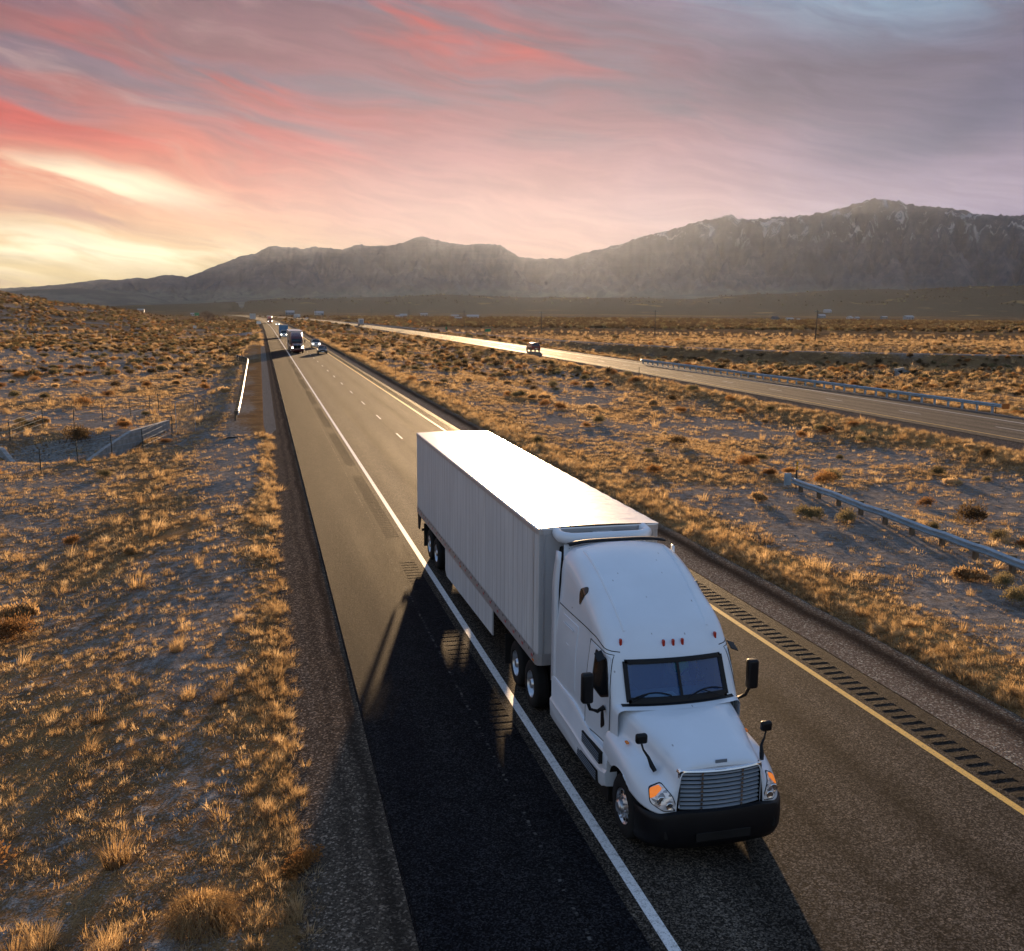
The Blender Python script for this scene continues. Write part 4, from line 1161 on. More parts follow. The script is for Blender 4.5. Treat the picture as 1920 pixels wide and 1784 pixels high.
    # ---- mirrors
    for s in (-1, 1):
        mr = MB(); mr.box((s*1.50, 2.02, 2.20), (.20, .15, .52)); o_ = mr.build('door_mirror', BLACKP, root, bevel=.045, seg=3, smooth=True)
        ar = MB(); ar.tube([(s*1.48, 2.05, 1.95), (s*1.42, 2.08, 1.80), (s*1.28, 2.10, 1.74), (s*1.16, 2.10, 1.80)], [.03, .03, .035, .05], 8); ar.build('mirror_arm', BLACKP, o_, smooth=True)
        gg = MB(); gg.box((s*1.50, 2.10, 2.20), (.16, .006, .44)); gg.build('mirror_glass', CHROME, o_)
        hm = MB(); hm.box((s*1.06, .66, 1.86), (.19, .10, .16)); o2 = hm.build('bonnet_mirror', BLACKP, root, bevel=.04, seg=3, smooth=True)
        a2 = MB(); a2.tube([(s*1.06, .66, 1.79), (s*1.03, .64, 1.68), (s*.96, .60, 1.57), (s*.93, .52, 1.46), (s*.90, .46, 1.40)], [.016, .016, .025, .04, .035], 8); a2.build('mirror_stem', BLACKP, o2, smooth=True)
    # ---- chassis fairings and steps
    for s in (-1, 1):
        rows_ = []
        for v in np.linspace(1.74, 4.95, 30):
            lo = .46+.10*sstep(-v, -2.0, -1.74)
            hi_ = 1.12+.22*sstep(v, 2.3, 3.6)
            bul = 1.25+.05*math.sin((v-1.74)/3.2*math.pi)+.02*sstep(v,4,4.9)
            rows_.append([(s*(bul-.20), v, lo-.02), (s*(bul-.03), v, lo), (s*bul, v, lo+.06), (s*(bul+.012), v, (lo+hi_)/2-.05), (s*(bul-.022), v, (lo+hi_)/2+.0), (s*(bul-.02), v, hi_-.06), (s*(bul-.045), v, hi_), (s*(bul-.22), v, hi_+.012)])
        fb = MB(); fb.grid(rows_); fb.fan(rows_[0]); fb.fan(rows_[-1])
        fo = fb.build('side_fairing', paint, root, smooth=True, angle=35)
        for (va, vb_, z_) in ((1.92, 2.86, .98), (2.05, 3.10, .60)):
            stp = MB(); stp.box((s*1.268, (va+vb_)/2, z_), (.07, vb_-va, .20)); stp.cur = 1
            for k in range(4): stp.box((s*1.303, (va+vb_)/2, z_-.066+.044*k), (.012, vb_-va-.05, .020))
            stp.build('step', [UNDER, TREAD], fo)
    # ---- side extenders behind the sleeper
    for s in (-1, 1):
        ex = MB()
        rows_ = [[(s*(1.20-.05*sstep(z_, 3, 4)+.03*k), 4.76+.26*k-(.10*sstep(z_, 3.2, 4.0)*k), z_) for z_ in np.linspace(1.2, 3.84, 14)] for k in (0, .5, 1)]
        ex.grid(rows_); ex.build('side_extender', paint, root, smooth=True, solid=.03)
    tx_ = MB(); tx_.grid([[(x_, 4.76+dv, 4.0+dz_-.05*(x_/.95)**4) for x_ in np.linspace(-.98, .98, 15)] for dv, dz_ in ((0, .01), (.12, .035), (.2, .01))]); tx_.build('roof_extender', BLACKP, root, smooth=True, solid=.02)
    # ---- frame, tanks deepened to block sun, added belly box, axles, fifth wheel
    ch = MB()
    for s in (-.43, .43): ch.box((s, 4.7, .92), (.09, 7.8, .27))
    ch.box((0, .45, .72), (.9, .5, .4)); ch.box((0, 1.6, .95), (1.1, 1.2, .7)); ch.box((0, 3.3, .80), (2.1, 2.6, .34))
    for y_ in (1.15, 6.65, 7.95): ch.tube([(-.95, y_, .5), (.95, y_, .5)], .09, 10)
    for s in (-.80, .80): ch.box((s, 3.45, .62), (.66, 3.1, .84))  # tank boxes added and set low to stop sunlight passing under the cab
    ch.box((0, 3.2, .46), (1.7, 4.6, .48)); ch.box((0, 7.3, 1.12), (1.0, 1.0, .14)); ch.build('chassis', UNDER, root)  # wide low belly box is added to keep the truck's shadow solid
    for y_, front in ((1.15, True), (6.65, False), (7.95, False)):
        for s in (-1, 1): wheel(root, s*(1.17 if front else 1.225), y_, s, not front, front, M, hi=hi)
    # inner arch liners
    for s in (-1, 1):
        li = MB(); rows_ = []
        for k in range(17):
            a = math.pi*k/16; rows_.append([(s*x_, 1.15+.66*math.cos(a), .52+.66*math.sin(a)*1.02) for x_ in (.60, 1.17)])
        li.grid(rows_); li.build('wheel_arch_liner', UNDER, root, smooth=True, solid=.01)
        mf = MB(); mf.box((s*1.0, 8.62, .62), (.58, .02, .72)); mf.build('mud_flap', RUBBER, root)
    return root

def build_trailer(root, M, hi=True, y0=5.86, L=16.15, reefer=True):
    W = 1.30; H = 4.11; zb = 1.19; roofz = 4.06
    rc = .11
    plan = [(-W, y0+L), (-W, y0+rc), (-W+.03, y0+.03), (-W+rc, y0), (W-rc, y0), (W-.03, y0+.03), (W, y0+rc), (W, y0+L)]
    # body walls
    b = MB(); n = 60 if hi else 2
    b.grid([[(x, y, z) for x, y in plan] for z in (zb+.22, roofz-.10)], flip=True)
    body = b.build('trailer_body', M['wall'], root, smooth=True, angle=30)
    rf = MB(); zt = H
    plan2 = [(x*1.001, y) for x, y in plan]
    rf.grid([[(x*1.006, y+(-.006 if y < y0+1 else .004), z) for x, y in plan+[plan[0]]] for z in (roofz-.12, roofz-.02)], flip=True)
    rl = rf.build('top_rail', M['rail'], body)
    rr = MB()
    nx, ny = 9, 40
    rr.grid([[(x, y0+.015+(L-.03)*j/ny, roofz+.035*(1-(x/W)**2)+(.004*math.cos(j*math.pi) if hi else 0)) for x in np.linspace(-W+.01, W-.01, nx)] for j in range(ny+1)])
    ed = [(x*1.004, y) for x, y in plan]
    rr.grid([[(x*.992, y, roofz+.004) for x, y in plan+[plan[0]]], [(x*1.008, y+(-.008 if y < y0+1 else .006), roofz-.02) for x, y in plan+[plan[0]]]])
    rr.build('roof', M['roof'], body, smooth=True, angle=30)
    br = MB(); br.grid([[(x*1.008, y+(-.008 if y < y0+1 else .006), z) for x, y in plan+[plan[0]]] for z in (zb, zb+.24)], flip=True)
    br.fan([(x, y, zb+.02) for x, y in plan])
    # corner posts
    for s in (-1, 1):
        cp = MB(); cp.box((s*(W+.002), y0+.30, (zb+roofz)/2+.06), (.012, .045, roofz-zb-.34)); cp.box((s*(W-.13), y0-.004, (zb+roofz)/2+.06), (.03, .012, roofz-zb-.34))
        cp.build('corner_moulding', M['rail'], body)
    if hi:
        y_ = y0+.35; br.cur = 1
        while y_ < y0+L-.3:
            for s in (-1, 1): br.box((s*(W+.0125), y_, zb+.12), (.004, .13, .05))
            y_ += .78
        y_ = y0+.2; br.cur = 2
        while y_ < y0+L-.1:
            for s in (-1, 1): br.box((s*(W+.011), y_, zb+.19), (.008, .03, .05))
            y_ += .39
    brl = br.build('bottom_rail', [M['rail'], REFL_R, UNDER], body)
    if hi:
        for s in (-1, 1):
            for yy in (y0+.25, y0+L*.5, y0+L-.25):
                lm = MB(); lm.box((s*(W+.012), yy, zb+.05), (.02, .10, .04)); lm.build('marker_lamp', AMBER, brl)
    # doors
    dr = MB()
    for s in (-1, 1): dr.box((s*.65, y0+L+.02, (zb+roofz)/2), (1.24, .05, roofz-zb-.1))
    dr.build('rear_door', M['wall'], body, bevel=.01)
    # skirts
    for s in (-1, 1):
        sk = MB(); ya, yb_ = y0+4.05, y0+10.55
        sk.prism([(ya, .52), (yb_-.25, .36), (yb_, .50), (yb_, zb+.02), (ya, zb+.02)], .03, (s*(W-.03), 0, 0), (0, 1, 0), (0, 0, 1), (s, 0, 0))
        sk.build('side_skirt', M['wall'], root, bevel=.004)
    # landing gear
    lg = MB()
    for s in (-.85, .85): lg.box((s, y0+2.9, .78), (.13, .13, .85)); lg.box((s, y0+2.9, .34), (.28, .28, .04))
    lg.box((0, y0+2.9, .95), (1.7, .05, .08)); lg.tube([(-.85, y0+3.5, 1.15), (-.85, y0+2.95, .6)], .03, 6); lg.build('landing_leg', UNDER, root)
    un = MB(); un.box((0, y0+L-3.4, 1.02), (1.1, 4.0, .28)); un.box((0, y0+5.5, 1.12), (2.3, 10.5, .1))
    for yy in (y0+12.7, y0+14.05): un.tube([(-.95, yy, .5), (.95, yy, .5)], .09, 10)
    un.build('underframe', UNDER, root)
    for yy in (y0+12.7, y0+14.05):
        for s in (-1, 1): wheel(root, s*1.225, yy, s, True, False, M, hi=hi)
    for s in (-1, 1):
        mf = MB(); mf.box((s*.98, y0+14.8, .66), (.60, .02, .80)); mf.build('mud_flap', RUBBER, root)
    ic = MB(); ic.box((0, y0+L-.05, .56), (2.3, .10, .10))
    for s in (-.7, .7): ic.prism([(0, 0), (.5, 0), (.12, -.62), (.0, -.62)], .08, (s, y0+L-.10, zb), (0, -1, 0), (0, 0, 1), (1, 0, 0))
    ic.prism([(0, 0), (.7, 0), (.35, -.55), (.05, -.55)], .03, (-W+.01, y0+L-.02, zb), (0, -1, 0), (0, 0, 1), (1, 0, 0))
    ic.build('underrun_guard', UNDER, root)
    if reefer:
        # refrigeration unit on the nose
        u = MB(); Wd = .92
        u.box((0, y0-.16, 2.75), (1.74, .30, 1.9)); ru = u.build('cooling_unit', UNDER, root, bevel=.05)
        bz = MB(); pts = []
        for k in range(25):
            s = k/24*2-1; a = abs(s); sg = -1 if s < 0 else 1
            pts.append((sg*min(1.0, a*1.35)*Wd, y0-.46+.42*sstep(a, .52, 1.0), 3.93+.05*sstep(a, .6, 1.0)))
        rows_ = []
        for k, p in enumerate(pts):
            p = Vector(p); tdir = (Vector(pts[min(k+1, 24)])-Vector(pts[max(k-1, 0)])).normalized(); nn = Vector((tdir.y, -tdir.x, 0)).normalized()
            row = []
            for q in range(12):
                a = 2*math.pi*q/12; row.append(p+nn*.10*math.cos(a)+Vector((0, 0, .12*math.sin(a))))
            rows_.append(row)
        bz.grid(rows_, close_v=True); bz.fan(rows_[0]); bz.fan(rows_[-1]); bz.build('unit_bezel', M['bez'], ru, smooth=True)
        gv = MB()
        for k in range(5): gv.box((0, y0-.10-.05*k, 3.82), (1.5, .012, .10))
        gv.build('unit_louvre', BLACKP, ru)
        cv_ = MB(); cv_.grid([[(x_, y0-.40+.10*abs(x_)**3, z_) for x_ in np.linspace(-.86, .86, 13)] for z_ in (1.9, 2.6, 3.80)]); cv_.build('unit_cover', M['bez'], ru, smooth=True, solid=.02)
        pl = MB(); pl.box((.05, y0-.02, 3.93), (.42, .03, .05)); pl.build('unit_plate', REFL_W, ru)
    return root

WHITE_TRUCK = dict(paint=PAINT, chrome=CHROME, bars=simple('grille_bar_grey', (.40, .47, .56), .35, .25), bumper=BLACKP, lens=LENS, rim=ALU, glass=WGLASS, wall=TRAILER_W, rail=RAIL_M, roof=ROOF_W, bez=PAINT)
truck = empty('semi_truck', (1.50, 13.0, 0), label='large white semi truck in the foreground, pulling a long white box trailer', cat='truck')
build_tractor(truck, WHITE_TRUCK)
build_trailer(truck, WHITE_TRUCK)
# ------------------------------------------------------------------ other traffic
def paint_s(name, c, rough=.3): return simple(name, c, rough, 0, .5, .6, var=.08)
DARKRED = paint_s('maroon_paint', (.085, .012, .012)); ORANGE_P = paint_s('orange_red_paint', (.55, .10, .03))
TAN_W = simple('tan_trailer_side', (.42, .33, .25), .5, var=.15)
WHEAD = simple('lit_headlight', (.9, .9, .85), .2, emit=(1, .92, .78), estr=6)
CAR_GLASS = simple('car_glass', (.010, .016, .020), .05, 0, .7)
def lorry(loc, name, label, paint, wall, rail=RAIL_M, lens=WHEAD, L=16.15, group=None):
    r = empty(name, loc, label=label, cat='truck')
    M = dict(paint=paint, chrome=CHROME, bars=UNDER, bumper=paint, lens=lens, rim=ALU, glass=CAR_GLASS, wall=wall, rail=rail, roof=ROOF_W, bez=paint, vbars=(0.0,))
    build_tractor(r, M, hi=False); build_trailer(r, M, hi=False, L=L, reefer=False); return r
lorry((1.65, 194.8, 0), 'semi_truck', 'maroon semi truck with chrome grille pulling a tan trailer, behind the white semi', DARKRED, TAN_W)
lorry((float(mo(583))+1.4, 583, 0), 'semi_truck', 'orange red semi truck, smallest and farthest on the near road', ORANGE_P, TAN_W)

def wheel_s(parent, x, y, sgn, R0=.34, w=.22, rim=ALU):
    e = bpy.data.objects.new('wheel', None); C.objects.link(e); e.parent = parent; e.location = (x, y, R0-.01)
    t_ = MB(); t_.lathe([(R0*.58, -.02), (R0*.64, 0), (R0*.92, -.005), (R0, -.035), (R0, -w+.03), (R0*.92, -w), (R0*.5, -w)], (0, 0, 0), 'x', 20, sgn); t_.build('tyre', RUBBER, e, smooth=True)
    r_ = MB(); r_.lathe([(R0*.60, -.02), (R0*.55, -.03), (R0*.45, -.05), (R0*.2, -.03), (.001, -.02)], (0, 0, 0), 'x', 20, sgn); r_.build('rim', rim, e, smooth=True)

def car(root, paint, length=4.8, W=.92, hood_z=.95, belt=1.0, roof=1.45, v_ws0=1.15, v_ws1=1.85, v_rw0=3.6, v_rw1=4.35, tail_z=1.0, gz_=.22, wheel_r=.34, lens=LENS, wb=(.85, 3.7), pickup=False, rear_lamp=RED_L, trim=BLACKP):
    """front bumper at local y=0, nose towards -y"""
    st = [(0.0, .62, .40, .62, .80), (.06, .80, .28, .70, .86), (.35, .94, gz_, .86, .97), (v_ws0, .99, gz_, hood_z, 1.0), (v_ws1, 1.0, gz_, belt, 1.0), ((v_ws1+v_rw0)/2, 1.0, gz_, belt, 1.0),
          (v_rw0, 1.0, gz_, belt, 1.0), (v_rw1, .99, gz_+.02, tail_z, 1.0), (length-.12, .95, .30, tail_z-.02, .97), (length, .84, .36, tail_z-.10, .9)]
    V = curve_interp([list(a) for a in st], 41)
    rows = []
    for v, hwf, zb, zt, k in V:
        hw = W*hwf; n = 28; row = []
        for j in range(n+1):
            s = j/n*2-1; sg = -1 if s < 0 else 1; a = abs(s)
            if a < .5: u = hw*.86*(a/.5); z = zt+.03-.05*(a/.5)**2
            elif a < .65: f = (a-.5)/.15*math.pi/2; u = hw*.86+hw*.14*math.sin(f); z = zt-.02-.14*(1-math.cos(f))
            else: f = (a-.65)/.35; z = zt-.16+(zb-zt+.16)*f; u = hw*(1-.05*f*f)
            for c_ in wb:
                d = v-c_
                if abs(d) < wheel_r+.06 and a > .65:
                    za = wheel_r+math.sqrt(max((wheel_r+.06)**2-d*d, 0)); z = max(z, za)
            row.append((sg*u, v, z))
        rows.append(row)
    b = MB(); b.grid(rows); b.fan(rows[0]); b.fan(rows[-1])
    body = b.build('body', paint, root, smooth=True, angle=40)
    bb = MB(); bb.box((0, length/2, gz_+.10), (W*1.7, length-.3, .12)); bb.build('floor_pan', UNDER, root)
    # greenhouse
    ws = W*.90; wr = W*.70
    g = MB(); base = [(-ws, v_ws0-.02, hood_z-.04), (ws, v_ws0-.02, hood_z-.04), (ws, v_rw1, tail_z-.04), (-ws, v_rw1, tail_z-.04)]
    top = [(-wr, v_ws1, roof-.03), (wr, v_ws1, roof-.03), (wr, v_rw0, roof-.03), (-wr, v_rw0, roof-.03)]
    g.grid([base, top], close_v=True); g.fan(top)
    gh = g.build('window_glass', CAR_GLASS, root, bevel=.02)
    rf = MB(); rf.grid([[(x_*wr*(1.03-.06*abs(y_-.5)*2), v_ws1-.05+(v_rw0-v_ws1+.10)*y_, roof+.02-.05*x_*x_-.04*(2*y_-1)**4) for x_ in np.linspace(-1, 1, 9)] for y_ in np.linspace(0, 1, 9)])
    rf.build('roof', paint, root, smooth=True, solid=.03)
    pl = MB()
    for s in (-1, 1):
        pl.tube([(s*ws, v_ws0, hood_z-.02), (s*wr, v_ws1, roof-.02)], .035, 6); pl.tube([(s*ws, v_rw1, tail_z-.02), (s*wr, v_rw0, roof-.02)], .045, 6)
        mid = (v_ws1+v_rw0)/2; pl.tube([(s*ws*1.01, mid, belt-.02), (s*wr*1.01, mid, roof-.02)], .03, 6)
    for k in range(1): pass
    pl.build('roof_pillars', paint, root)
    for c_ in wb:
        for s in (-1, 1): wheel_s(root, s*(W-.01), c_, s, wheel_r)
    for s in (-1, 1):
        h = MB(); h.box((s*W*.70, .055, hood_z-.26), (.34, .13, .15)); h.build('headlight', lens, root, bevel=.03)
        h = MB(); h.box((s*W*.78, length-.04, tail_z-.22), (.22, .12, .24)); h.build('tail_light', rear_lamp, root, bevel=.03)
        mr = MB(); mr.box((s*(W+.12), v_ws0+.45, belt+.06), (.2, .12, .14)); mr.build('door_mirror', trim, root, bevel=.03)
    gr = MB(); gr.box((0, .0, hood_z-.28), (W*.95, .06, .18)); gr.build('grille', trim, root, bevel=.02)
    lp = MB(); lp.box((0, -.04, .42), (.5, .02, .14)); lp.build('front_plate', PAPER, root)
    lo = MB(); lo.box((0, .02, .34), (W*1.3, .10, .13)); lo.build('lower_intake', trim, root, bevel=.02)
    rp = MB(); rp.box((0, length+.02, .66), (.42, .02, .15)); rp.build('rear_plate', PAPER, root)
    return root
DARK_CAR = paint_s('dark_blue_grey_paint', (.035, .04, .05), .22); SILV = paint_s('silver_paint', (.42, .43, .42), .25); WH = paint_s('white_car_paint', (.72, .72, .72)); MAROON = paint_s('maroon_suv_paint', (.16, .035, .025))
car(empty('sedan', (6.2, 191.8, 0), label='dark sedan driving just in front of the silver pickup beside the yellow line', cat='car'), DARK_CAR)
pk = car(empty('pickup_truck', (6.55, 220.5, 0), label='silver pickup truck with lit headlights and roof bar, behind the dark sedan', cat='car'), SILV, 5.4, .98, 1.18, 1.25, 1.85, 1.35, 1.95, 3.5, 3.95, 1.2, .35, .40, WHEAD, (.95, 4.3))
lb = MB(); lb.box((0, 2.1, 1.93), (1.5, .2, .08)); lb.build('roof_bar', BLACKP, pk, bevel=.02)
car(empty('small_car', (float(mo(509))+3.75, 509.4, 0), label='small white car in the left lane, near the orange red semi', cat='car'), WH, lens=WHEAD)
# blue box truck
bt = empty('box_truck', (1.55, 297.4, 0), label='blue box truck with white cab behind the maroon semi', cat='truck')
BLUEB = simple('blue_box_side', (.04, .16, .33), .5, var=.2)
car(bt, SILV, 3.2, 1.05, 1.25, 1.4, 2.15, 1.2, 1.7, 2.6, 2.9, 1.5, .42, .42, WHEAD, (.95, 2.9-.6+.0))
bx = MB(); bx.box((0, 5.9, 2.35), (2.5, 5.8, 2.55)); bo = bx.build('cargo_box', BLUEB, bt, bevel=.05)
bf = MB()
for x_ in (-1.27, 1.27): bf.box((x_, 5.9, 3.62), (.05, 5.84, .08)); bf.box((x_, 5.9, 1.12), (.05, 5.84, .10))
bf.box((0, 2.99, 3.62), (2.56, .04, .08)); bf.build('box_frame', RAIL_M, bo)
bu = MB(); bu.box((0, 5.9, .85), (1.2, 5.4, .3)); bu.build('chassis', UNDER, bt)
for s in (-1, 1): wheel_s(bt, s*1.15, 7.2, s, .45, .3)

# far carriageway, rear views (they drive away)
def away(name, x, y, label, cat='car'):
    e = empty(name, (x, y, 0), math.pi, label, cat); return e
sv = away('suv', 49.3, 202.5, 'maroon suv driving away in the golden glare of the far road')
car(sv, MAROON, 4.9, .98, 1.12, 1.15, 1.80, 1.25, 1.9, 4.2, 4.75, 1.15, .32, .40, LENS, (.95, 3.95))
van = away('box_truck', float(oo(514))+4.2, 522, 'white box truck driving away on the far road near the orange sign', 'truck')
car(van, WH, 3.0, 1.0, 1.25, 1.4, 2.1, 1.1, 1.6, 2.4, 2.7, 1.5, .42, .42, LENS, (.9, 2.3))
bx = MB(); bx.box((0, 5.4, 2.2), (2.4, 5.0, 2.5)); bo = bx.build('cargo_box', WH, van, bevel=.05)
dr = MB(); dr.box((0, 7.92, 2.1), (1.9, .04, 2.0)); dr.build('rear_door', simple('grey_rear_door', (.22, .25, .30), .5), bo)
for s in (-1, 1):
    wheel_s(van, s*1.1, 6.4, s, .45, .3)
    tl = MB(); tl.box((s*1.05, 7.93, 1.05), (.2, .05, .2)); tl.build('tail_lamp', RED_L, bo)
bu = MB(); bu.box((0, 5.2, .85), (1.2, 5.4, .25)); bu.build('chassis', UNDER, van)
fx = float(oo(870)); ft = away('cargo_truck', fx+2.5, 905, 'pale grey cargo truck far off at the bend of the far road', 'truck')
car(ft, WH, 3.0, 1.0, 1.25, 1.4, 2.1, 1.1, 1.6, 2.4, 2.7, 1.5, .42, .42, LENS, (.9, 2.3))
ft.rotation_euler.z = math.pi+.25
bx = MB(); bx.box((0, 8.4, 2.3), (2.5, 11, 2.7)); bx.build('cargo_box', simple('pale_grey_box', (.50, .52, .54), .5, var=.15), ft, bevel=.05)
for s in (-1, 1):
    for yy in (9.8, 11.2): wheel_s(ft, s*1.15, yy, s, .48, .4)
fc = away('small_car', float(oo(820))+5.2, 835, 'small white car just behind the pale grey cargo truck')
fc.rotation_euler.z = math.pi+.2
car(fc, WH)

# ------------------------------------------------------------------ the driver behind the windscreen
SKIN = simple('skin', (.42, .24, .17), .6); HIVIS = simple('hi_vis_vest', (.22, .55, .06), .8); HAIR = simple('dark_hair', (.03, .02, .015), .9); JEANS = simple('dark_trousers', (.03, .04, .07), .9)
def skinned(name, verts, edges, radii, mat, parent, lv=2):
    me = bpy.data.meshes.new(name); me.from_pydata([tuple(v) for v in verts], edges, []); me.materials.append(mat)
    o = bpy.data.objects.new(name, me); C.objects.link(o)
    if parent: o.parent = parent
    md = o.modifiers.new('skin', 'SKIN'); md.use_smooth_shade = True; md.branch_smoothing = .6
    for i, r in enumerate(radii):
        me.skin_vertices[0].data[i].radius = (r, r) if not isinstance(r, tuple) else r
    me.skin_vertices[0].data[0].use_root = True
    sb = o.modifiers.new('sub', 'SUBSURF'); sb.levels = lv; sb.render_levels = lv
    return o
dv_x, dv_y = 1.5+.55, 13.0
P_ = lambda x, y, z: (dv_x+x, dv_y+y, z)
V_ = [P_(0, 2.88, 1.86), P_(0, 2.92, 2.02), P_(0, 2.94, 2.20), P_(0, 2.94, 2.34), P_(0, 2.93, 2.42), P_(0, 2.90, 2.53), P_(0, 2.88, 2.62)]
E_ = [(0, 1), (1, 2), (2, 3), (3, 4), (4, 5), (5, 6)]; Rr_ = [(.17, .13), (.16, .12), (.18, .13), (.12, .09), .055, (.085, .10), (.075, .09)]
def limb(base_i, pts, rad):
    p = base_i
    for q, r in zip(pts, rad): V_.append(q); Rr_.append(r); E_.append((p, len(V_)-1)); p = len(V_)-1
    return p
for s in (-1, 1):
    e_ = limb(3, [P_(s*.19, 2.93, 2.31), P_(s*.26, 2.80, 2.10), P_(s*.235, 2.60, 2.05), P_(s*.215, 2.43, 2.10)], [.065, .05, .04, .03])
    for k in range(4): limb(e_, [P_(s*(.215-.016*k), 2.37, 2.13-.012*k), P_(s*(.205-.016*k), 2.345, 2.10-.012*k)], [.010, .009])
    limb(e_, [P_(s*.175, 2.41, 2.11)], [.011])
    limb(0, [P_(s*.11, 2.70, 1.84), P_(s*.15, 2.42, 1.83), P_(s*.15, 2.35, 1.50)], [.09, .075, .055])
drv = skinned('person', V_, E_, Rr_, SKIN, None)
tag(drv, 'driver in hi-vis vest holding the steering wheel of the white semi', 'person')
skinned('vest', [P_(0, 2.90, 1.94), P_(0, 2.92, 2.10), P_(0, 2.93, 2.24), P_(0, 2.93, 2.33), P_(.17, 2.93, 2.31), P_(-.17, 2.93, 2.31)], [(0, 1), (1, 2), (2, 3), (3, 4), (3, 5)], [(.19, .15), (.18, .145), (.19, .15), (.14, .11), .08, .08], HIVIS, drv)
skinned('hair', [P_(0, 2.93, 2.60), P_(0, 2.93, 2.68)], [(0, 1)], [(.088, .10), (.08, .085)], HAIR, drv)
# ------------------------------------------------------------------ guardrails
GALV = simple('galvanised_steel', (.30, .41, .50), .45, .15, var=.25); WOOD_P = simple('weathered_timber', (.16, .12, .08), .9, var=.4)  # blue in the steel's base colour stands in for reflected sky
STEEL_D = simple('dark_post_steel', (.05, .055, .05), .7, .3, var=.3)
WBEAM = [(0, -.155), (.0, -.14), (.075, -.105), (.08, -.075), (.0, -.03), (.0, .03), (.08, .075), (.075, .105), (.0, .14), (0, .155)]
def smooth_path(P, n):
    K = np.array(P, float); out = curve_interp([list(k) for k in K], n); return [Vector((a, b_, 0)) for a, b_ in out]
def guardrail(name, P, label, side, ztop=.74, post_step=1.9, post_mat=WOOD_P, zoff=None, n=40, block=True, grp=None, ends=True):
    """P plan points; side=+1 beam on the right-hand side of the posts when walking along P"""
    pts = smooth_path(P, n); zs = [(gz(p.x, p.y) if zoff is None else zoff) for p in pts]
    r = empty(name, (pts[0].x, pts[0].y, zs[0]), label=label, cat='guardrail', group=grp)
    o0 = Vector((pts[0].x, pts[0].y, zs[0]))
    b = MB(); rows = []
    for i, p in enumerate(pts):
        d = (pts[min(i+1, n-1)]-pts[max(i-1, 0)]).normalized(); nn = Vector((d.y, -d.x, 0))*side
        rows.append([Vector((p.x, p.y, zs[i]+ztop-.155+c))+nn*(a+.10)-o0 for a, c in WBEAM])
    b.grid(rows); b.build('rail', GALV, r, smooth=True, solid=.008, angle=60)
    # posts
    L = [0]
    for i in range(1, n): L.append(L[-1]+(pts[i]-pts[i-1]).length)
    s = .6; pm = None
    while s < L[-1]:
        i = max(j for j in range(n) if L[j] <= s); i = min(i, n-2); f = (s-L[i])/max(L[i+1]-L[i], 1e-6)
        p = pts[i].lerp(pts[i+1], f); z = zs[i]*(1-f)+zs[i+1]*f; d = (pts[i+1]-pts[i]).normalized(); nn = Vector((d.y, -d.x, 0))*side
        ang = math.atan2(d.y, d.x)
        if pm is None:
            q = MB(); q.box((0, 0, (ztop-.9)/2), (.17, .15, ztop+.9)); 
            if block: q.box((.0, -side*.0+(-side)*.11*-1*-1, ztop-.16), (.15, .12, .33))
            po = q.build('post', post_mat, r); pm = po.data
        else:
            po = bpy.data.objects.new('post', pm); C.objects.link(po); po.parent = r
        po.location = Vector((p.x, p.y, z))-o0-nn*.10; po.rotation_euler.z = ang
        s += post_step
    return r, pts, zs
g1, pts1, zs1 = guardrail('guardrail', [(19.95, 43.3), (19.6, 39), (19.3, 34), (19.1, 29), (18.9, 24), (18.7, 18), (18.5, 10)], 'blue grey steel guardrail on wooden posts in the median beside the white semi', 1, ztop=.64)
nose = MB(); nose.box((19.75-pts1[0].x, 43.55-pts1[0].y, .50), (.34, .10, .60)); nose.build('end_plate', GALV, g1, bevel=.01)
g2, pts2, zs2 = guardrail('guardrail', [(54.3, 152), (54.9, 133), (55.4, 112), (56.0, 94), (55.9, 82), (56.0, 72.2)], 'long blue grey guardrail with steel posts on the far side of the far road', 1, ztop=.85, post_mat=GALV, zoff=-.1, n=60)
GF = simple('white_rail_steel', (.26, .26, .26), .7, .1, var=.15)
g3, pts3, zs3 = guardrail('guardrail', [(-7.0, 77.6), (-7.0, 95), (-7.05, 120), (-7.1, 145), (-7.2, 160), (-7.9, 167), (-9.2, 173)], 'pale guardrail along the gravel apron left of the shoulder', 1, ztop=.80, zoff=-.05, n=60, post_mat=WOOD_P)
# striped end marker on the long guardrail
mt, t, out = new_mat('hazard_stripes'); tcn = t.new('ShaderNodeTexCoord'); x, y, z = t.sep(tcn.outputs['Object'])
fr = t.math('FRACT', t.math('MULTIPLY', t.math('ADD', x, z), 5.2)); principled(t, out, t.mix(t.math('GREATER_THAN', fr, .5), (.01, .01, .01), (.75, .22, .02)), .5)
hm = MB(); hm.box((.25, 0, 0), (.75, .04, .46)); ho = hm.build('end_marker', mt, g2, loc=(56.05-pts2[0].x, 72.2-pts2[0].y, .66))

